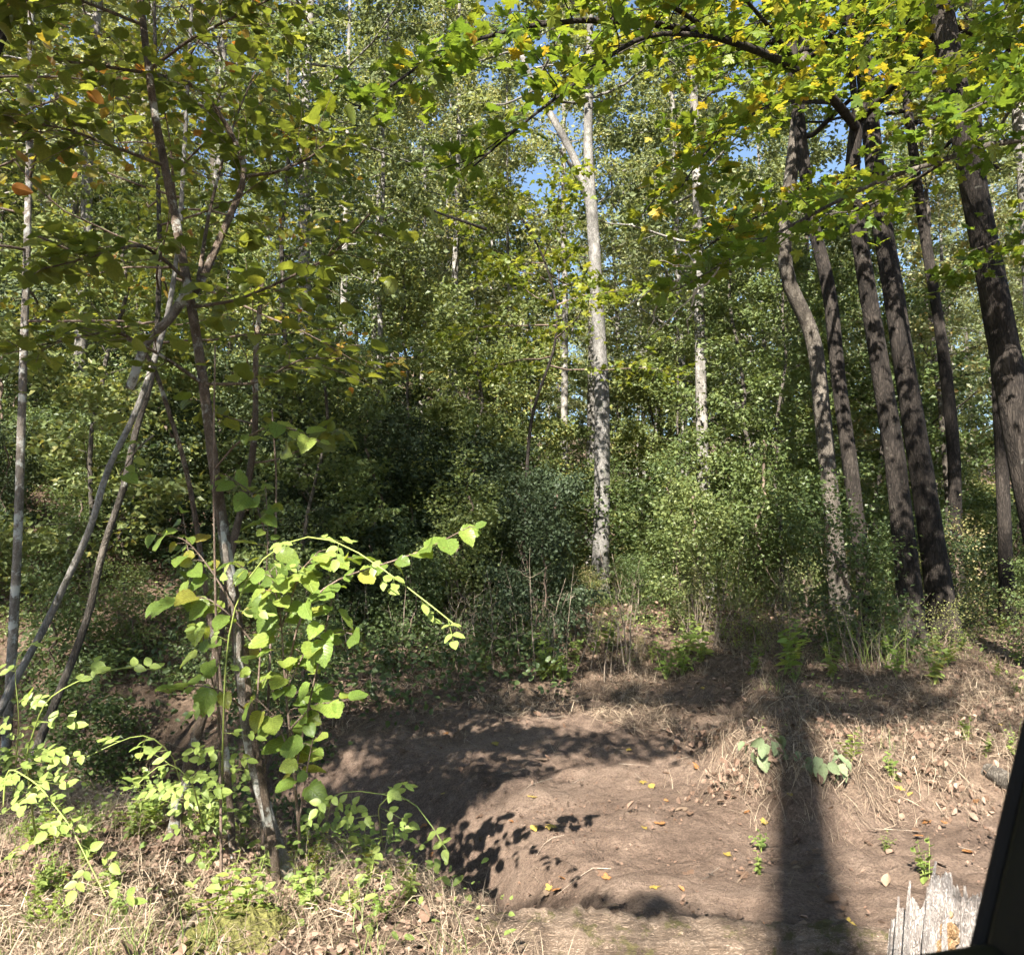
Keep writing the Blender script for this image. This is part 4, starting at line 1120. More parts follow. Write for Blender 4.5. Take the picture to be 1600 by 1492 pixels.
# shrubs along the terrace and gully
cnt = 0; tk3 = []
for k in range(3000):
    y = 7.2 + 15 * r.random() ** 1.3
    x = r.uniform(-1, 1) * (0.64 * y + .5)
    px = CX + F * x / (y * CP + 1)
    if (y < 9.6 and px > 560) or (px <= 560 and y - float(y_edge(x)) < 1.6): continue
    if any((a_ - x) ** 2 + (b_ - y) ** 2 < 0.95 ** 2 for a_, b_ in tk3): continue
    tk3.append((x, y)); cnt += 1
    kk = [0, 1, 2][r.integers(3)] if px < 560 else ([0, 1, 2, 0][r.integers(4)] if px < 880 else [0, 1, 3, 3][r.integers(4)])
    pr = low[kk]; w_, pl_ = place(x, y, (11, 14.5), ('nearest', 'farther', 'far'))
    lb, gp = w_ + ' ' + ('tall green', 'rounded green', 'dark evergreen', 'low light green')[kk] + ' shrub ' + pl_, 'shrubs along the terrace and hollow'
    sc_ = r.uniform(0.6, 1.1) * (0.75 if y < 12 else 1.0)
    if 860 < px < 1020 and y < 15: sc_ *= 0.5
    put(pr, 'shrub', x, y, sc_, r.uniform(0, 6.28), lb, 'shrub', gp)
    if cnt >= 170: break
p = at(690, 900, 12.5)
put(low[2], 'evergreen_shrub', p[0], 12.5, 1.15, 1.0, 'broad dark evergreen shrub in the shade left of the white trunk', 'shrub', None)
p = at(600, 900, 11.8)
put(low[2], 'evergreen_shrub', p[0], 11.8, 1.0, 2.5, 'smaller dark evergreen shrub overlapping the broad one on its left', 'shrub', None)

# ------------------------------------------------------------------ trees across the road behind the camera: they cast the long trunk shadow and the dapples, some are added for shade
def back_tree(x, y, k, s, rz, label):
    return put(tall[k], 'roadside_tree', x, y, s, rz, label, 'tree', 'trees across the road')
for (bx_, by_, seed_, lb_, t0_, sp_, H_, nl_) in ((-3.3, -10.4, 91, 'tall straight tree across the road casting the long shadow stripe', 0.82, 1.7, 17.5, 26), (-9.8, -14.5, 94, 'tall tree added across the road, its high crown shading the left hollow', 0.69, 3.6, 27, 32), (0.9, -11.8, 92, 'tall tree added across the road, its high crown shading the right trunks', 0.70, 3.6, 25, 30)):  # stripe tree read from its shadow; both high crowns added for shade
    P_ = np.array([[bx_ + .1 * min(1, t * 2), by_, -0.2 + (H_ + .2) * t] for t in (0, .25, .5, .75, 1)])
    o_ = np.array([bx_, by_, 0.0])
    root = empty('roadside_tree', o_, lb_, 'tree')
    tr, Q = trunk_obj(P_, 0.27 if H_ > 20 else 0.31, 0.10 if H_ > 20 else 0.12, M['bark_grey'], root, o_, seed=seed_, n=40)
    g = Grow(seed_)
    g.crown(Q, t0_, 1.0, nl_, lambda u: sp_ - 0.9 * u, 8, 34, 0.14, 0.045, (0, 0.8))
    wood_leaves(g, root, o_, M['bark_grey'], M['far'], LEAF_D)
for (x, y, k, s, rz) in [(-11.6, -13.6, 2, 1.25, 0.4), (-15.5, -15, 4, 1.3, 0.9), (-18, -10, 0, 1.15, 2.0), (1.5, -14, 2, 1.2, 3.0), (7, -12, 4, 1.15, 4.0), (-24, -13, 2, 1.1, 1.0), (12, -11, 0, 1.1, 2.2)]:  # first two added to shade the left hollow
    back_tree(x, y, k, s, rz, 'tall roadside tree standing behind the viewer across the road')
P_ = np.array([[4.2, -5.2, -0.2], [4.1, -5.1, 2.5], [3.9, -4.9, 5], [3.8, -4.8, 8.0]])
o_ = np.array([4.2, -5.2, 0.0])
root = empty('roadside_maple', o_, 'roadside maple whose limbs dapple the sand bank with leaf shadows', 'tree')
trunk_obj(P_, 0.16, 0.07, M['bark_grey'], root, o_, seed=93, n=30)
g = Grow(93)
for lb, ns, sl, u0, per in (([(3.9, -4.9, 4.6), (2.6, -1.8, 5.8), (0.9, 0.4, 6.3), (-0.8, -0.1, 6.2), (-2.2, -0.8, 6.1), (-3.8, -1.4, 6.0)], 40, 0.95, 0.42, 15),
               ([(3.9, -4.9, 4.2), (1.0, -4.0, 5.2), (-1.2, -3.6, 5.6), (-2.8, -3.0, 5.7), (-3.9, -1.9, 5.7)], 18, 0.5, 0.66, 22),
               ([(3.9, -4.9, 4.2), (2.2, -4.4, 5.0), (0.4, -3.3, 5.8)], 7, 0.5, 0.55, 16),
               ([(0.9, 1.2, 6.4), (-0.6, 2.0, 6.6), (-2.2, 2.0, 6.6), (-4.2, 1.4, 6.5)], 34, 0.9, 0.1, 22),
               ([(2.6, -1.5, 5.8), (2.2, 1.2, 6.4), (1.6, 2.8, 6.8)], 12, 0.8, 0.3, 16),
               ([(3.85, -4.85, 6.0), (3.5, -2.0, 6.8), (2.8, 0.4, 7.2)], 8, 0.7, 0.3, 14)):
    L3 = smooth_path(np.array(lb), 18, 1)
    g.tubes.append((L3, np.linspace(0.03, 0.008, 18), 6))
    g.spray(L3, int(ns * 1.25), sl, int(per * 1.9), 0.088, 0.2, u0, 0.005, 0.6)
wood_leaves(g, root, o_, M['bark_grey'], M['maple'], LEAF_M1)

P_ = np.array([[-5.2, 0.4, -0.1], [-5.1, 0.45, 1.6], [-4.9, 0.5, 3.2], [-4.8, 0.5, 5.0]])
o_ = np.array([-5.2, 0.4, 0.0])
root = empty('added_shade_sapling', o_, 'leafy sapling added left of the view to shade the gully', 'sapling')  # unseen sapling added to shade the gully and dapple the sand
trunk_obj(P_, 0.06, 0.03, M['bark_hazel'], root, o_, seed=95, n=24)
g = Grow(95)
for lb, ns, sl in (([(-4.9, .5, 3.3), (-4.0, 1.1, 3.8), (-3.1, 1.5, 4.0), (-2.2, 1.6, 4.05)], 26, 0.5), ([(-4.9, .5, 3.6), (-4.0, 1.8, 4.1), (-3.1, 2.5, 4.25), (-2.2, 2.9, 4.35)], 26, 0.55), ([(-4.85, .5, 4.2), (-4.0, 1.5, 4.7), (-3.0, 1.9, 4.9), (-1.6, 2.3, 5.0)], 22, 0.5), ([(-4.9, .5, 3.0), (-5.0, 1.6, 3.6), (-4.6, 2.8, 4.0)], 16, 0.6), ([(-3.1, 2.5, 4.25), (-2.6, 3.3, 4.6), (-1.6, 3.8, 4.8)], 12, 0.5), ([(-4.0, 1.1, 3.8), (-2.9, 1.0, 3.95), (-2.2, 1.05, 4.0), (-1.8, 1.2, 4.1)], 26, 0.36), ([(-3.1, 1.5, 4.0), (-2.6, 2.1, 4.1), (-1.5, 2.2, 4.2)], 24, 0.4), ([(-3.0, 1.9, 4.9), (-1.8, 1.5, 4.75), (-0.8, 1.3, 4.6), (0.1, 1.5, 4.6)], -15, 0.5), ([(-3.0, 1.9, 4.9), (-1.6, 2.4, 5.0), (-0.6, 2.6, 4.9), (0.6, 2.9, 4.9), (1.5, 3.0, 4.9)], -20, 0.55)):
    L3 = smooth_path(np.array(lb), 14, 1)
    g.tubes.append((L3, np.linspace(0.018, 0.005, 14), 6))
    g.spray(L3, int(abs(ns) * 1.3), sl, 52 if ns > 0 else 20, 0.085 if ns > 0 else 0.1, 0.17 if ns > 0 else 0.12, 0.25 if ns > 0 else 0.35, 0.004, 0.5)
wood_leaves(g, root, o_, M['twig'], M['hazel_top'], LEAF_O)

# ------------------------------------------------------------------ broken stump, logs, roots
def stump(label, base, rad, hfun, lean, seed, mat, slab=1.0):
    rt = empty('broken_stump', base, label, 'stump')
    r_ = np.random.default_rng(seed)
    na, nh = 120, 24
    A = np.arange(na) / na * 2 * math.pi
    H = hfun(A)
    ridge = 1 + 0.028 * np.sin(A * 17 + 2 * np.sin(A * 3)) + 0.02 * np.sin(A * 41 + 3 * np.sin(A * 5)) + 0.16 * vnoise(np.cos(A) * 3, np.sin(A) * 3, seed) + 0.008 * r_.normal(0, 1, na)
    V = []
    for k in range(nh):
        t = k / (nh - 1)
        z = H * t - 0.15 * (1 - t)
        wob = 0.04 * vnoise(A * 6, np.full(na, t * 6), seed + 2)
        rr = rad * (ridge + wob) * (1.15 - 0.3 * t)
        V.append(np.stack([rr * np.cos(A) + lean[0] * z, rr * slab * np.sin(A) + lean[1] * z, z], 1))
    for k in range(8):
        u = (k + 0.6) / 7.6
        z = H * (1 - u) + (H.mean() - 0.02) * u + 0.05 * vnoise(np.cos(A) * 4 * (1 - u) + 7, np.sin(A) * 4 * (1 - u) + k * .3, seed + 5) - 0.01
        rr = rad * ridge * 0.84 * (1 - u)
        V.append(np.stack([rr * np.cos(A) + lean[0] * z, rr * slab * np.sin(A) + lean[1] * z, z], 1))
    V = np.array(V)
    n = len(V)
    i = np.arange(n - 1)[:, None] * na; j = np.arange(na)[None, :]; j2 = (j + 1) % na
    a = Acc()
    Qd = np.stack([i + j, i + j2, i + na + j2, i + na + j], -1)
    a.quads(V.reshape(-1, 3), Qd.reshape(-1, 4))
    obj('shell', a.mesh('shell', M[mat], smooth=False), rt)
    return rt
b = at(1424, 1500, 2.75); b[2] = float(gz(b[0], b[1]))
def hf(A):
    d = np.abs((A - 5.3 + math.pi) % (2 * math.pi) - math.pi)
    j = 0.08 * vnoise(A * 3, A * 0, 4) + 0.035 * vnoise(A * 9, A * 0, 8) + 0.02 * vnoise(A * 24, A * 0, 18)
    return 0.515 - 0.075 * np.minimum(d, 1.9) ** 1.2 + j
st = stump('jagged grey weathered stump beside the window frame at lower right', b, 0.10, hf, (0.14, 0.1), 3, 'wood', 0.8)
# upright splinter ridges and rotten orange core
a = Acc()
for (px0, py0, px1, py1, r0, dy) in [(1446, 1480, 1462, 1345, 0.010, -0.085), (1452, 1490, 1450, 1385, 0.012, -0.09), (1415, 1490, 1422, 1375, 0.009, -0.08), (1475, 1470, 1478, 1365, 0.008, -0.05), (1400, 1485, 1404, 1400, 0.008, -0.06)]:
    p0 = at(px0, py0, 2.75 + dy); p1 = at(px1, py1, 2.75 + dy + 0.06)
    L3 = smooth_path(np.array([p0 - [0, 0, .1], p0, 0.5 * (p0 + p1) + rng.normal(0, .006, 3), p1]), 12, 1)
    tube(a, L3, np.linspace(r0 * 1.5, r0 * 0.35, 12), 5, 0.3)
obj('splinter', a.mesh('splinter', M['wood'], b, smooth=False), st)
def lump(acc, c, rx, ry, rz, seed, n=16, m=10, amp=0.35):
    A = np.arange(n) / n * 2 * math.pi
    V = []
    for k in range(m + 1):
        ph = -math.pi / 2 + math.pi * k / m
        q = 1 + amp * (vnoise(np.cos(A) * 2 + ph * 1.5, np.sin(A) * 2 + seed, seed) + .6 * vnoise(np.cos(A) * 5 + ph * 4, np.sin(A) * 5, seed + 1))
        V.append(np.stack([c[0] + rx * q * np.cos(A) * math.cos(ph), c[1] + ry * q * np.sin(A) * math.cos(ph), c[2] + rz * q * math.sin(ph)], 1))
    V = np.array(V); i = np.arange(m)[:, None] * n; j = np.arange(n)[None, :]; j2 = (j + 1) % n
    acc.quads(V.reshape(-1, 3), np.stack([i + j, i + j2, i + n + j2, i + n + j], -1).reshape(-1, 4))
a = Acc()
for (aa, hz_, s) in [(5.6, .36, .034), (5.4, .32, .03), (5.9, .33, .032), (6.1, .30, .028), (5.2, .29, .024), (5.75, .40, .02)]:
    lump(a, b + np.array([math.cos(aa) * .085 + .12 * hz_, math.sin(aa) * .07 + .1 * hz_, hz_]), s, s, s * .8, int(aa * 100))
obj('rotten_core', a.mesh('rotten_core', M['rot'], b, smooth=False), st)
b2_ = at(1500, 1500, 2.78); b2_[2] = float(gz(b2_[0], b2_[1]))
def hf2(A): return 0.44 + 0.05 * vnoise(A * 8, A * 0, 14) + 0.03 * vnoise(A * 21, A * 0, 5)
st2 = stump('smaller knobbly rotten stump piece tight against the window pillar', b2_, 0.065, hf2, (0.08, 0.05), 9, 'wood')
a = Acc()
for k in range(34):
    aa = rng.uniform(math.pi, 2 * math.pi); hz_ = rng.uniform(.2, .45)
    lump(a, b2_ + np.array([math.cos(aa) * .06 + .08 * hz_, math.sin(aa) * .06 + .05 * hz_, hz_]), *(rng.uniform(.010, .022, 3)), 100 + k, 9, 6)
obj('knob', a.mesh('knob', M['wood'], b2_, smooth=False), st2)

def log_thing(name, label, p0, p1, r0, r1, mat, seed, rough=0.22, sides=40, n=90, bend=0.02, cat='log'):
    p0 = np.array(p0); p1 = np.array(p1)
    rt = empty(name, 0.5 * (p0 + p1) - np.array([0, 0, r0]), label, cat)
    rr = np.random.default_rng(seed)
    P_ = np.array([p0 + (p1 - p0) * t for t in np.linspace(0, 1, 6)]) + rr.normal(0, bend, (6, 3)) * np.array([1, 1, .4])
    P_ = smooth_path(P_, n, 4)
    a = Acc(); tube(a, P_, np.linspace(r0, r1, n) * (1 + 0.06 * rr.normal(0, 1, n)), sides, rough, cap=True, seed=seed)
    obj('bark', a.mesh('bark', M[mat], np.array(rt.location)), rt)
    return rt
def gpt(x, y, dz): return (x, y, float(gz(x, y)) + dz)
q0 = ground_at(775, 1462); q1 = ground_at(1330, 1500)
log_thing('fallen_log', 'mossy weathered log lying along the bottom edge of the picture', (q0[0] - 0.15, q0[1] - 0.02, q0[2] - 0.02), (q1[0] + 0.35, q1[1], q1[2] - 0.01), 0.10, 0.12, 'log', 5, 0.5)
q0 = ground_at(1545, 1215); q1 = ground_at(1600, 1275)
log_thing('fallen_log', 'short brown log end sticking out of the bank at right', (q0[0], q0[1], q0[2] + 0.03), (q1[0] + .15, q1[1], q1[2] + 0.04), 0.055, 0.06, 'bark_grey', 6, 0.2, 20, 40)
q0 = ground_at(285, 1490); q1 = ground_at(400, 1372)
root = empty('dead_branch', q0, 'curved grey dead branch lying beside the moss patch', 'branch')
a = Acc(); L3 = smooth_path(np.array([ground_at(*p) + [0, 0, .025] for p in [(275, 1500), (300, 1452), (330, 1418), (365, 1388), (400, 1370), (470, 1362)]]), 30, 2)
tube(a, L3, np.linspace(0.018, 0.006, 30), 8, 0.25)
obj('branch', a.mesh('branch', M['stick'], q0), root)
# moss cushion
q = ground_at(375, 1455)
xs = np.linspace(-0.24, 0.24, 70); ys = np.linspace(-0.26, 0.26, 60)
XX, YY = np.meshgrid(xs, ys)
rr_ = np.sqrt((XX / 0.22) ** 2 + (YY / 0.24) ** 2) + 0.5 * fbm(XX + 5, YY, 7, 3)
hh = np.clip(1 - rr_ ** 2, -0.4, 1)
ZZ = gz(XX + q[0], YY + q[1]) - q[2] + 0.085 * hh - 0.005 + 0.025 * fbm(XX, YY, 45, 8, 2)
a = Acc(); nx_ = 70
ii = np.arange(59)[:, None] * nx_; jj = np.arange(69)[None, :]
a.quads(np.stack([XX, YY, ZZ], -1).reshape(-1, 3), np.stack([ii + jj, ii + jj + 1, ii + nx_ + jj + 1, ii + nx_ + jj], -1).reshape(-1, 4))
mo = obj('moss_cushion', a.mesh('moss_cushion', M['moss']), None, q)
tag(mo, 'yellow green moss cushion on the near bank at bottom left', 'moss')

# ------------------------------------------------------------------ ground litter (nobody could count it)
def scatter_ground(n, xr, yr, dens, seed):
    r_ = np.random.default_rng(seed)
    x = r_.uniform(*xr, n); y = r_.uniform(*yr, n)
    keep = (r_.random(n) < dens(x, y)) & (np.abs(x) < 0.66 * y + 0.4)
    x = x[keep]; y = y[keep]
    return x, y, gz(x, y), r_
def sandness(x, y):
    return np.clip((1 - plateau(x, y)) * (1 - 0.85 * scarp(x, y)) * (1 - sstep(7.4, 9.0, y + 1.6 * fbm(x, y, 0.9, 61) - 0.12 * x)) * sstep(0.5, 1.7, y - y_edge(x) + 0.5 * fbm(x, y, 1.2, 77)), 0, 1)
def litter_d(x, y):
    s = sandness(x, y)
    patch = np.clip(0.5 + 1.6 * fbm(x, y, 1.4, 91), 0.05, 1)
    return np.clip((1 - s) * (0.35 + 0.65 * patch) * (1 - .1 * scarp(x, y)) * (1 - .75 * plateau(x, y)) + 0.05 * s * patch, 0, 1)
x, y, z, r_ = scatter_ground(42000, (-8, 9), (2.4, 13.5), litter_d, 301)
a = Acc(); m = len(x)
N_ = np.array([0, 0, 1.0]) + r_.normal(0, 0.55, (m, 3)); D_ = r_.normal(0, 1, (m, 3))
Pp = np.stack([x, y, z + r_.uniform(0.0, 0.03, m)], 1)
h = m // 2
scatter(a, LEAF_C, Pp[:h], N_[:h], D_[:h], 0.018 + 0.05 * r_.random(h) ** 2); scatter(a, LEAF_C2, Pp[h:], N_[h:], D_[h:], 0.018 + 0.05 * r_.random(m - h) ** 2)
x, y, z, r_ = scatter_ground(26000, (-16, 18), (12, 26), lambda x, y: 0.6 + 0 * x, 302)
m = len(x)
scatter(a, LEAF_D, np.stack([x, y, z + 0.02], 1), np.array([0, 0, 1.0]) + r_.normal(0, 0.4, (m, 3)), r_.normal(0, 1, (m, 3)), r_.uniform(0.07, 0.13, m))
x, y, z, r_ = scatter_ground(60000, (-4.5, 1.2), (2.4, 6.2), lambda x, y: plateau(x, y) * np.clip(.6 + fbm(x, y, 2.2, 31), .1, 1), 303)
m = len(x)
Pq = np.stack([x, y, z + r_.uniform(0, 0.035, m)], 1); Nq = np.array([0, -.2, 1.0]) + r_.normal(0, 0.7, (m, 3)); Dq = r_.normal(0, 1, (m, 3)); Rq = np.clip(r_.normal(.74, .22, m), 0, .97); h = int(m * .93)  # near bank litter lightened, strong sun put into the colour
scatter(a, LEAF_D, Pq[:h], Nq[:h], Dq[:h], r_.uniform(0.012, 0.036, h), Rq[:h]); scatter(a, LEAF_C, Pq[h:], Nq[h:], Dq[h:], r_.uniform(0.03, 0.07, m - h), Rq[h:])
x, y, z, r_ = scatter_ground(26000, (-2.5, 5), (2.6, 9.5), lambda x, y: sandness(x, y) * np.clip(.26 + 1.0 * fbm(x, y, 1.8, 39), 0.05, .9), 305)
m = len(x)
scatter(a, LEAF_D, np.stack([x, y, z + 0.006], 1), np.array([0, 0, 1.0]) + r_.normal(0, 0.5, (m, 3)), r_.normal(0, 1, (m, 3)), r_.uniform(0.008, 0.03, m), np.clip(r_.normal(.3, .25, m), 0, 1))
lit = obj('leaf_litter', a.mesh('leaf_litter', M['dead'], smooth=False))
tag(lit, 'brown dead leaf litter covering the forest floor and banks', 'leaf litter', kind='stuff')

def blades(acc, x, y, z, H, W, r_, bend=0.6, R=None, up=1.0, tilt=0.25):
    m = len(x)
    az = r_.uniform(0, 2 * math.pi, m)
    d = np.stack([np.cos(az), np.sin(az), np.zeros(m)], 1)
    side = np.stack([-np.sin(az), np.cos(az), np.zeros(m)], 1)
    b = bend * r_.uniform(0.2, 1.4, m)
    tl = np.abs(r_.normal(0, tilt, m)); tc_, ts_ = np.cos(np.minimum(tl, 1.5)), np.sin(np.minimum(tl, 1.5))
    base = np.stack([x, y, z], 1)
    pts = []
    for t in (0, 0.4, 0.75, 1.0):
        h_ = H * b * t * t; v_ = H * up * (t - 0.35 * np.minimum(b, 1.6) * t * t)
        c = base + (h_ * tc_ + v_ * ts_)[:, None] * d + np.stack([0 * x, 0 * x, np.maximum(v_ * tc_ - h_ * ts_ * .5, 0.012 * t)], 1)
        w_ = (W * (1 - 0.85 * t))[:, None] * side * 0.5
        pts += [c - w_, c + w_]
    V = np.stack(pts, 1)
    Q = np.array([[0, 1, 3, 2], [2, 3, 5, 4], [4, 5, 7, 6]])
    Q = Q[None] + (np.arange(m) * 8)[:, None, None]
    R = r_.random(m) if R is None else R
    acc.quads(V.reshape(-1, 3), Q.reshape(-1, 4), np.repeat(R, 3))

def tufts(n, xr, yr, dens, seed, per, spread):
    x, y, z, r_ = scatter_ground(n, xr, yr, dens, seed)
    x = np.repeat(x, per) + r_.normal(0, spread, len(x) * per); y = np.repeat(y, per) + r_.normal(0, spread, len(y) * per)
    return x, y, gz(x, y) - 0.01, r_
def straw_d(x, y):
    s = sandness(x, y); sc_ = scarp(x, y); pl = plateau(x, y)
    ed = sc_ * (1 - sc_) * 4
    crest = sstep(6.8, 7.6, y) * (1 - sstep(9, 10.5, y))
    return np.clip(0.9 * ed + 0.8 * sc_ * (1 - sstep(8.5, 11, y)) + 0.5 * pl + 0.8 * crest * (1 - s) + 0.012 * s, 0, 1) * np.clip(0.45 + 1.4 * fbm(x, y, 1.6, 95), 0.03, 1)
a = Acc()
x, y, z, r_ = tufts(7000, (-6, 7), (2.4, 11.5), straw_d, 311, 14, 0.08)
blades(a, x, y, z, r_.uniform(0.08, 0.30, len(x)), r_.uniform(0.002, 0.005, len(x)), r_, 0.9, tilt=1.0)
x, y, z, r_ = tufts(2600, (-4.5, 1.0), (2.4, 5.8), lambda x, y: plateau(x, y) * np.clip(.5 + 1.3 * fbm(x, y, 1.5, 33), .05, 1), 315, 12, 0.09)
blades(a, x, y, z + .01, r_.uniform(0.08, 0.24, len(x)), r_.uniform(0.002, 0.0045, len(x)), r_, 1.2, tilt=1.1)
def thatch(acc, x, y, r_, L0, L1, W0, W1, lift=0.05, az=None, rm=.42):
    m = len(x); az = r_.uniform(0, 2 * math.pi, m) if az is None else az
    L_ = r_.uniform(L0, L1, m); W_ = r_.uniform(W0, W1, m); cv = r_.normal(0, .8, m); hh_ = lift * r_.random(m) ** 2
    pts = []
    for t in (0, .33, .67, 1.0):
        a_ = az + cv * t
        X_ = x + L_ * t * np.cos(a_); Y_ = y + L_ * t * np.sin(a_)
        Z_ = gz(X_, Y_) + 0.01 + hh_ * (.4 + math.sin(math.pi * t)) 
        sd = np.stack([-np.sin(a_), np.cos(a_), r_.normal(0, .5, m)], 1) * (W_ * (1 - .6 * t) * .5)[:, None]
        c_ = np.stack([X_, Y_, Z_], 1); pts += [c_ - sd, c_ + sd]
    V_ = np.stack(pts, 1); Q_ = np.array([[0, 1, 3, 2], [2, 3, 5, 4], [4, 5, 7, 6]])[None] + (np.arange(m) * 8)[:, None, None]
    acc.quads(V_.reshape(-1, 3), Q_.reshape(-1, 4), np.repeat(np.clip(r_.normal(rm, .3, m), 0, 1), 3))
x, y, z, r_ = scatter_ground(30000, (0.8, 7), (4.6, 10.8), lambda x, y: np.clip(scarp(x, y) * 1.2 + .5 * sstep(7.5, 8.6, y), 0, 1) * np.clip(.35 + 1.7 * fbm(x, y, 1.7, 53), 0, 1), 318)
keep = r_.random(len(x)) < .85; x = x[keep]; y = y[keep]
thatch(a, x, y, r_, .08, .28, .003, .006, .1, -1.57 + r_.normal(0, .9, len(x)))
x, y, z, r_ = scatter_ground(14000, (-3, 1.5), (7.6, 10.8), lambda x, y: np.clip(.3 + 1.5 * fbm(x, y, 1.7, 54), 0, .9), 319)
thatch(a, x, y, r_, .1, .35, .003, .007, .08)
x, y, z, r_ = scatter_ground(40000, (-4.5, 1.0), (2.4, 5.6), lambda x, y: plateau(x, y) * np.clip(.4 + 1.4 * fbm(x, y, 1.9, 55), 0, 1), 320)
thatch(a, x, y, r_, .07, .28, .002, .0045, .07, rm=.72)  # near bank straw made paler to paint in its strong sunlight
st_ = obj('dry_grass', a.mesh('dry_grass', M['straw'], smooth=False))
tag(st_, 'tangled dry straw grass on the banks and scarp', 'dry grass', kind='stuff')
a = Acc()
x, y, z, r_ = tufts(2400, (-6, 7), (2.5, 12), lambda x, y: np.clip(0.8 * plateau(x, y) + 0.25 * scarp(x, y) + 0.25 * sstep(8.5, 10, y), 0, 1) * np.clip(0.3 + 1.6 * fbm(x, y, 1.3, 96), 0, 1), 312, 16, 0.04)
blades(a, x, y, z, r_.uniform(0.07, 0.22, len(x)), r_.uniform(0.003, 0.006, len(x)), r_, 0.6)
gr_ = obj('green_grass', a.mesh('green_grass', M['grass'], smooth=False))
tag(gr_, 'thin green grass tufts among the dead leaves', 'grass', kind='stuff')
# small green ground cover on the near left bank and terrace
a = Acc()
x, y, z, r_ = tufts(7500, (-6, 7), (2.6, 12), lambda x, y: np.clip(1.0 * plateau(x, y) * sstep(2.8, 3.5, y) + 0.12 * scarp(x, y) + 0.3 * sstep(9, 10, y), 0, 1) * np.clip(0.35 + 1.8 * fbm(x, y, 1.1, 97), 0, 1), 313, 9, 0.07)
m = len(x)
scatter(a, LEAF_O, np.stack([x, y, z + 0.01 + 0.24 * r_.random(m) ** 1.5], 1), np.array([-0.1, -0.4, 1.0]) + r_.normal(0, 0.5, (m, 3)), r_.normal(0, 1, (m, 3)), 0.016 + 0.04 * r_.random(m) ** 2)
gc_hollow = Acc()
x, y, z, r_ = tufts(2600, (-9, 0.5), (5.5, 13), lambda x, y: sstep(1.6, 2.6, y - y_edge(x)) * (1 - sandness(x, y)) * np.clip(.5 + 1.3 * fbm(x, y, .8, 36), .05, 1), 316, 16, 0.14)
m = len(x)
scatter(gc_hollow, LEAF_O, np.stack([x, y, z + r_.uniform(0.02, 0.45, m)], 1), np.array([-0.1, -0.3, 1.0]) + r_.normal(0, 0.6, (m, 3)), r_.normal(0, 1, (m, 3)), r_.uniform(0.04, 0.085, m))
o = obj('hollow_ground_cover', gc_hollow.mesh('hollow_ground_cover', M['under'], smooth=False))
tag(o, 'shaded leafy ground cover on the left hollow slope', 'ground cover', kind='stuff')
gc = obj('ground_cover', a.mesh('ground_cover', M['weed'], smooth=False))
tag(gc, 'small leafed green ground cover on the near left bank', 'ground cover', kind='stuff')
# crumbs of sand
x, y, z, r_ = scatter_ground(34000, (-2.5, 5), (2.6, 9.5), lambda x, y: (1 - plateau(x, y)) * np.clip(.15 + .9 * fbm(x, y, 2.3, 49), 0.03, .8), 317)
m = len(x); TV = nrm(np.array([[1, 0, -.5], [-.5, .87, -.5], [-.5, -.87, -.5], [0, 0, 1.0], [.3, .5, .5]])); TT = np.array([[0, 1, 4], [1, 3, 4], [3, 0, 4], [1, 2, 3], [2, 0, 3]])
sz = 0.003 + 0.014 * r_.random(m) ** 4 + 0.022 * r_.random(m) ** 24
V = np.stack([x, y, z], 1)[:, None, :] + sz[:, None, None] * (TV[None] * r_.uniform(.6, 1.3, (m, 5, 3)))
a = Acc(); a.tris(V.reshape(-1, 3), (TT[None] + (np.arange(m) * 5)[:, None, None]).reshape(-1, 3))
me_ = a.mesh('sand_crumbs', M['ground'], smooth=False)
sa_ = me_.attributes.new('sand', 'FLOAT', 'POINT'); sa_.data.foreach_set('value', np.full(m * 5, 0.8, np.float32))
cr_ = obj('sand_crumbs', me_); tag(cr_, 'small crumbs of sand and soil on the bank', 'sand', kind='stuff')
# fine twigs lying about
a = Acc()
x, y, z, r_ = scatter_ground(1500, (-6, 7), (2.5, 11), lambda x, y: 0.12 + 0.5 * (1 - sandness(x, y)), 314)
for k in range(len(x)):
    az = r_.uniform(0, 6.28); L = r_.uniform(0.08, 0.4)
    t = np.linspace(-.5, .5, 4)
    X_ = x[k] + math.cos(az) * L * t + r_.normal(0, .008, 4); Y_ = y[k] + math.sin(az) * L * t + r_.normal(0, .008, 4)
    tube(a, np.stack([X_, Y_, gz(X_, Y_) + r_.uniform(0.004, 0.03) + r_.uniform(0, .1) * (t + .5) * (r_.random() < .35)], 1), [.003, .003, .002, .0012], 4)
tw = obj('twig_litter', a.mesh('twig_litter', M['stick']))
tag(tw, 'thin dead twigs scattered over sand and litter', 'twigs', kind='stuff')

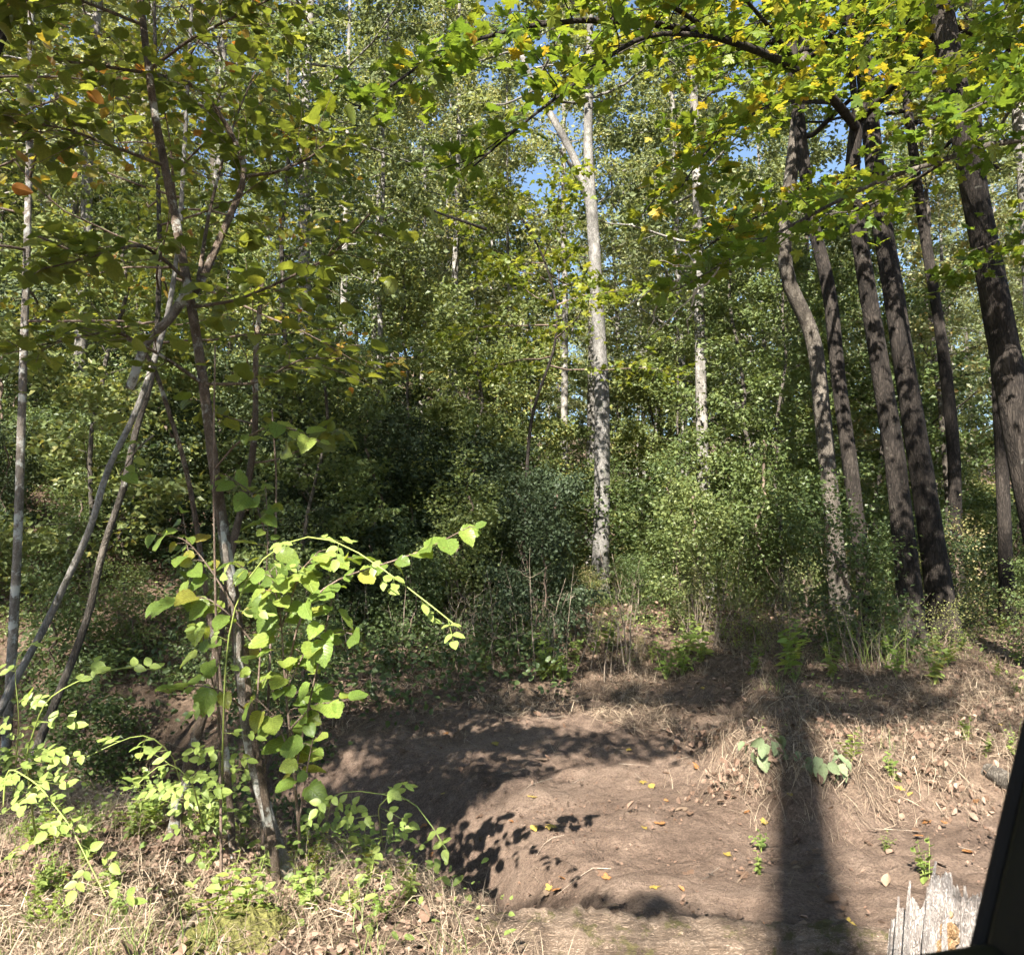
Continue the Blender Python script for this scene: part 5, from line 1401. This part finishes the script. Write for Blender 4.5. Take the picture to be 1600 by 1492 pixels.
# ------------------------------------------------------------------ individual small plants
# rose and bramble canes on the near left bank
lab = ['arching rose cane at the left edge of the near bank', 'long rose cane bowing across the lower left weeds', 'rose spray reaching over the gully edge at bottom centre', 'short rose cane left of the sapling foot', 'rose cane leaning out right of the hazel shoots', 'low rose cane in front of the sapling foot', 'bramble cane rising in the weeds at the left edge']
canes = [
    [(60, 1330, 3.4), (40, 1180, 3.3), (70, 1090, 3.2), (150, 1050, 3.2), (215, 1040, 3.2)],
    [(10, 1195, 3.2), (60, 1225, 3.1), (110, 1290, 3.0), (140, 1350, 2.95), (165, 1400, 2.9)],
    [(600, 1330, 3.35), (590, 1260, 3.3), (600, 1225, 3.3), (650, 1230, 3.3), (670, 1290, 3.25), (700, 1330, 3.2)],
    [(300, 1280, 3.6), (270, 1180, 3.55), (230, 1140, 3.5), (170, 1165, 3.4), (120, 1190, 3.4)],
    [(500, 1320, 3.6), (520, 1240, 3.5), (560, 1225, 3.45), (610, 1250, 3.4), (640, 1250, 3.4)],
    [(320, 1290, 3.4), (300, 1220, 3.3), (260, 1180, 3.25), (210, 1230, 3.2)],
    [(20, 1260, 3.8), (30, 1120, 3.8), (20, 1020, 3.8), (60, 1000, 3.8)]]
for k, cp_ in enumerate(canes):
    pts = np.array([at(*p) for p in cp_])
    b0 = ground_at(cp_[0][0], cp_[0][1]) if k != 1 else np.array([pts[0][0], pts[0][1], float(gz(pts[0][0], pts[0][1]))])
    if k == 1: pts = np.vstack([pts[0] + [-.15, 0, -.05], pts])
    rt = empty('rose_cane', b0, lab[k], 'cane', None)
    path = smooth_path(np.vstack([b0 - [0, 0, .03], pts[1:]]), 36, 2)
    path[:, 2] = np.maximum(path[:, 2], gz(path[:, 0], path[:, 1]) - 0.02)
    for (p, n_, d, s) in cane(rt, path, 0.0045, 0.0018, 13, 0.2, 0.045, 5, 20 + k):
        o = obj('leaflet', rose_mesh, rt); o.matrix_local = leaf_matrix(p - np.array(b0), n_, d, s)

# weeds: one built per kind, then copied
def weed_proto(seed, H, n_st, leaf, mat, tmpl, nl):
    r_ = np.random.default_rng(seed)
    a = Acc(); PP, NN, DD, SS = [], [], [], []
    for s in range(n_st):
        az = r_.uniform(0, 6.28); lean = r_.uniform(0.1, 0.5)
        d = nrm(np.array([math.cos(az) * lean, math.sin(az) * lean, 1]))
        pts = [np.zeros(3) - [0, 0, .02]]
        hh_ = H * r_.uniform(0.6, 1.1)
        for q in range(6):
            d = nrm(d + r_.normal(0, 0.12, 3)); pts.append(pts[-1] + d * hh_ / 6)
        pts = np.array(pts)
        tube(a, pts, np.linspace(0.003, 0.001, 7), 4)
        for q in range(nl):
            u = 0.2 + 0.8 * (q + .5) / nl; f = u * 6; i = min(int(f), 5)
            p = pts[i] + (pts[i + 1] - pts[i]) * (f - i)
            aa = q * 2.4 + r_.normal(0, .3)
            PP.append(p); NN.append(np.array([math.cos(aa) * -.2, math.sin(aa) * -.2 - .3, 1]) + r_.normal(0, .25, 3)); DD.append([math.cos(aa), math.sin(aa), r_.uniform(-.4, .3)]); SS.append(leaf * r_.uniform(.6, 1.15) * (1.15 - .4 * u))
    c = Acc(); scatter(c, tmpl, np.array(PP), np.array(NN), np.array(DD), np.array(SS))
    return a.mesh('stem', M['cane']), c.mesh('leaves', M[mat], smooth=False)
weeds = [weed_proto(401, 0.30, 4, 0.065, 'weed', LEAF_O, 9), weed_proto(402, 0.22, 5, 0.05, 'weed', LEAF_O, 8), weed_proto(403, 0.42, 4, 0.075, 'rose', LEAF_O, 11), weed_proto(404, 0.36, 6, 0.045, 'hazel', LEAF_O, 12)]
def weed(k, p, s, rz, label, group):
    rt = empty('weed', p, label, 'weed', group); rt.rotation_euler = (0, 0, rz); rt.scale = (s, s, s)
    obj('stem', weeds[k][0], rt); obj('leaves', weeds[k][1], rt)
r = np.random.default_rng(77)
WK = ('broad leaved', 'short leafy', 'tall pale', 'bushy small leaved')
for k in range(190):
    px = r.uniform(0, 660); py = r.uniform(1140, 1330) if k < 150 else r.uniform(1330, 1480)
    p = ground_at(px, py)
    if plateau(p[0], p[1]) < 0.5: continue
    kk = r.integers(4)
    weed(kk, p, r.uniform(0.4, 0.85), r.uniform(0, 6.28), WK[kk] + ' weed ' + ('at the left edge' if px < 130 else 'left of the sapling foot' if px < 290 else 'at the sapling foot' if px < 450 else 'by the gully edge') + (' behind' if py < 1235 else ' midway' if py < 1330 else ' in front') + ' on near bank', 'weeds on the near bank')
for (px, py) in [(1190, 1330), (1185, 1370), (1450, 1380), (1385, 1330), (1540, 1180), (1510, 1160), (1330, 1190), (1590, 1090), (1480, 1040), (1560, 1060), (1400, 1220), (1580, 1180)]:
    kk = r.integers(4)
    weed(kk, ground_at(px, py), r.uniform(0.5, 0.9), r.uniform(0, 6.28), WK[kk] + ' weed ' + ('in the shadow stripe' if px < 1200 else 'near the jagged stump' if py > 1300 else 'beside the drooping pale leaves' if px < 1420 else 'on the scarp near the right edge' if py > 1100 else 'on the terrace near the right edge') , 'weeds on the right bank')
for k in range(46):
    px = r.uniform(560, 1600); py = r.uniform(985, 1075)
    p = ground_at(px, py)
    kk = r.integers(4)
    lk = LAND[int(np.argmin([abs(px - l[0]) for l in LAND]))][1]
    weed(kk, p, r.uniform(0.8, 1.9), r.uniform(0, 6.28), WK[kk] + ' weed on the sand crest below the ' + lk, 'weeds along the crest')

# upright dry stalks at the crest
def stalk_proto(seed, H):
    r_ = np.random.default_rng(seed); a = Acc()
    d = nrm(np.array([r_.normal(0, .12), r_.normal(0, .12), 1])); pts = [np.array([0, 0, -.05])]
    for q in range(9):
        d = nrm(d + r_.normal(0, .05, 3)); pts.append(pts[-1] + d * H / 9)
    pts = np.array(pts); tube(a, pts, np.linspace(.008, .002, 10), 5)
    for q in range(5):
        i = r_.integers(3, 9); dd = nrm(np.array([r_.normal(0, 1), r_.normal(0, 1), .6])); L = r_.uniform(.1, .4)
        tube(a, np.array([pts[i], pts[i] + dd * L * .5, pts[i] + dd * L + [0, 0, .04]]), [.003, .002, .001], 4)
    return a.mesh('dry_stalk', M['stick'])
stalks = [stalk_proto(500 + k, h) for k, h in enumerate((1.1, 1.5, 0.8, 1.3))]
for k in range(120):
    px = r.choice([r.uniform(690, 1010), r.uniform(1050, 1480), r.uniform(520, 760)], p=[.5, .35, .15]); py = r.uniform(985, 1070) if px < 1050 else r.uniform(960, 1060)
    p = ground_at(px, py)
    o = obj('dry_stalk', stalks[r.integers(4)], None, p)
    o.rotation_euler = (r.normal(0, .1), r.normal(0, .1), r.uniform(0, 6.28)); s = r.uniform(.5, 1.0); o.scale = (s, s, s)
    gq = 'below the ' + LAND[int(np.argmin([abs(px - l[0]) for l in LAND]))][1]
    tag(o, 'thin dry upright stalk on the bank crest ' + gq, 'stalk', 'dry stalks ' + gq)

# fans of green wiry stems at the right
for (px, py, lb) in [(1370, 1040, 'sprawling thicket of thin green and straw stems on right bank'), (1110, 1010, 'pale bunch of straw stems leaning below the white trunk'), (1215, 1000, 'tangle of bare grey twigs on the terrace')]:
    b0 = ground_at(px, py); rt = empty('stem_thicket', b0, lb, 'thicket')
    a = Acc(); c = Acc()
    for q in range(46):
        az = r.uniform(0, 6.28); ln = abs(r.normal(0, .55)); d = nrm(np.array([math.cos(az) * ln, math.sin(az) * ln, 1])); pts = [b0 + [r.normal(0, .18), r.normal(0, .1), -.03]]
        L = r.uniform(.3, 1.0)
        for s in range(7):
            d = nrm(d + r.normal(0, .12, 3) + [0, 0, -.05]); pts.append(pts[-1] + d * L / 7)
        tube(a if q % 2 else c, np.array(pts), np.linspace(.004, .001, 8), 4)
    obj('dry_stems', a.mesh('dry_stems', M['stick'], b0), rt); obj('green_stems', c.mesh('green_stems', M['cane'] if px > 1300 else M['stick'], b0), rt)

# pale felted plants on the scarp
pale_mesh = tmpl_mesh('leaf', LEAF_H[2], M['pale_plant'])
for (px, py, n, lb) in [(1192, 1190, 13, 'pale green drooping leaves at the left side of the shadow stripe'), (1290, 1215, 16, 'pale green drooping leaves hanging over sand right of shadow stripe')]:
    b0 = ground_at(px, py); rt = empty('drooping_plant', b0, lb, 'plant')
    a = Acc()
    for q in range(n):
        az = -1.57 + r.uniform(-2.2, 2.2); rd_ = r.uniform(.05, .16); tip = np.array([math.cos(az) * rd_, math.sin(az) * rd_, .10 + r.uniform(-.05, .07)])
        tube(a, np.array([[0, 0, 0], tip * .6 + [0, 0, .04], tip]), [.004, .003, .002], 5)
        o = obj('leaf', pale_mesh, rt); o.matrix_local = leaf_matrix(tip, np.array([math.cos(az) * .8, math.sin(az) * .8, .6]) + r.normal(0, .35, 3), [math.cos(az), math.sin(az), -.8], r.uniform(.055, .12))
    obj('stem', a.mesh('stem', M['stick']), rt)

# dead leaf clumps draped on the scarp
c_mesh = [tmpl_mesh('dead_leaf', LEAF_C, M['dead']), tmpl_mesh('dead_leaf', LEAF_C2, M['dead'])]
for (px, py, lb) in [(1110, 1165, 'hanging clump of dead leaves at the scarp tip'), (1150, 1225, 'hanging dead leaf drape below the scarp tip'), (1290, 1150, 'dead leaf clump on the scarp right of shadow stripe'), (1420, 1150, 'dead leaf clump under the stem thicket'), (1470, 1225, 'pale dead leaf clump low on the right scarp'), (1540, 1120, 'dead leaf clump near the right edge of the scarp')]:
    b0 = ground_at(px, py); rt = empty('dead_leaf_clump', b0, lb, 'dead leaves')
    a = Acc(); n = 110
    off = r.normal(0, 1, (n, 3)) * np.array([.2, .16, .06]); P_ = b0 + off; P_[:, 2] = gz(P_[:, 0], P_[:, 1]) + np.abs(off[:, 2])
    scatter(a, LEAF_C, P_[::2], np.array([0, -.6, .5]) + r.normal(0, .6, (len(P_[::2]), 3)), np.array([0, -.3, -.8]) + r.normal(0, .5, (len(P_[::2]), 3)), r.uniform(.02, .06, len(P_[::2])))
    scatter(a, LEAF_C2, P_[1::2], np.array([0, -.6, .5]) + r.normal(0, .6, (len(P_[1::2]), 3)), np.array([0, -.3, -.8]) + r.normal(0, .5, (len(P_[1::2]), 3)), r.uniform(.02, .06, len(P_[1::2])))
    o = obj('leaves', a.mesh('leaves', M['dead'], b0, smooth=False), rt); o['kind'] = 'stuff'
    a = Acc(); x = b0[0] + r.normal(0, .16, 160); y = b0[1] + r.normal(0, .1, 160)
    blades(a, x, y, gz(x, y) + .02, r.uniform(.1, .3, 160), r.uniform(.002, .0045, 160), r, 1.3, tilt=1.2)
    o = obj('straw', a.mesh('straw', M['straw'], b0, smooth=False), rt); o['kind'] = 'stuff'

# fallen leaves on the sand, each a thing of its own
fl_mats = {}
for nm, c in (('yellow', (0.32, 0.23, 0.055)), ('orange', (0.26, 0.12, 0.045)), ('brown', (0.13, 0.08, 0.052)), ('tan', (0.20, 0.14, 0.095))):
    fl_mats[nm] = leaf_mat('fallen_' + nm, [(0.0, tuple(v * .7 for v in c)), (1.0, tuple(min(1, v * 1.2) for v in c))], 0.12, 0.6, 1.0, 0.2, 1.0)
fl_mesh = {nm: [tmpl_mesh('fallen_leaf', t, m_) for t in (LEAF_M[1], LEAF_M[2], LEAF_C)] for nm, m_ in fl_mats.items()}
traced = [(1000, 1295, 'yellow'), (1038, 1290, 'orange'), (980, 1172, 'yellow'), (1000, 1225, 'yellow'), (1045, 1255, 'orange'), (1020, 1236, 'yellow'), (1135, 1340, 'yellow'), (1245, 1448, 'tan'), (1200, 1455, 'orange'), (1405, 1238, 'yellow'), (1420, 1250, 'yellow'), (1450, 1288, 'orange'), (1240, 1360, 'tan'), (1385, 1390, 'tan'), (1320, 1160, 'yellow'), (1075, 1375, 'brown'), (1100, 1080, 'yellow'), (1440, 1070, 'yellow'), (1090, 1200, 'orange'), (860, 1395, 'yellow'), (925, 1335, 'yellow'), (1520, 1255, 'orange'), (1355, 1320, 'brown'), (270, 1400, 'orange'), (300, 1412, 'orange'), (475, 1385, 'orange'), (505, 1395, 'orange'), (670, 1345, 'orange'), (200, 1310, 'orange'), (110, 1375, 'orange'), (240, 1375, 'brown'), (130, 1490, 'tan'), (790, 1485, 'orange'), (440, 1300, 'brown'), (50, 1170, 'orange')]
for k in range(80):
    px = r.uniform(620, 1560); py = r.uniform(1090, 1460)
    traced.append((px, py, ['yellow', 'orange', 'brown', 'brown', 'tan', 'tan'][r.integers(6)]))
for (px, py, nm) in traced:
    p = ground_at(px, py); p[2] += 0.012
    o = obj('fallen_leaf', fl_mesh[nm][r.integers(3)])
    n_ = np.array([0, -.15, 1]) + r.normal(0, .22, 3)
    o.matrix_local = leaf_matrix(p, n_, r.normal(0, 1, 3), r.uniform(.035, .08))
    left = px < 560
    where = 'lying on the near left bank' if left else ('lying on the bare sand bank' if px < 1170 else 'lying on the sand right of the shadow stripe')
    tag(o, nm + ' fallen leaf ' + where, 'leaf', nm + ' fallen leaves ' + where.replace('lying ', ''))

# ------------------------------------------------------------------ tell look-alikes apart by their order from the left
bylab = {}
for o in COL.objects:
    if o.parent is None and o.get('label') and o.get('kind') not in ('stuff', 'structure') and o.location.y > 0:
        bylab.setdefault(o['label'], []).append(o)
ORD = ('leftmost', 'second from left', 'third from left', 'fourth from left', 'fifth from left', 'sixth from left', 'seventh from left', 'eighth from left', 'ninth from left', 'tenth from left')
for lb_, os_ in bylab.items():
    n = len(os_)
    if n < 2: continue
    os_.sort(key=lambda o: o.matrix_basis.translation.x / max(o.matrix_basis.translation.y, .1))
    for k, o in enumerate(os_):
        if k < n - 1 and k < len(ORD): suf = ORD[k] if n > 2 else 'left one of two'
        elif k == n - 1: suf = 'rightmost' if n > 2 else 'right one of two'
        else: continue
        t = lb_ + ', ' + suf
        if len(t.split()) > 16: t = t.replace(' just', '')
        if len(t.split()) <= 16: o['label'] = t
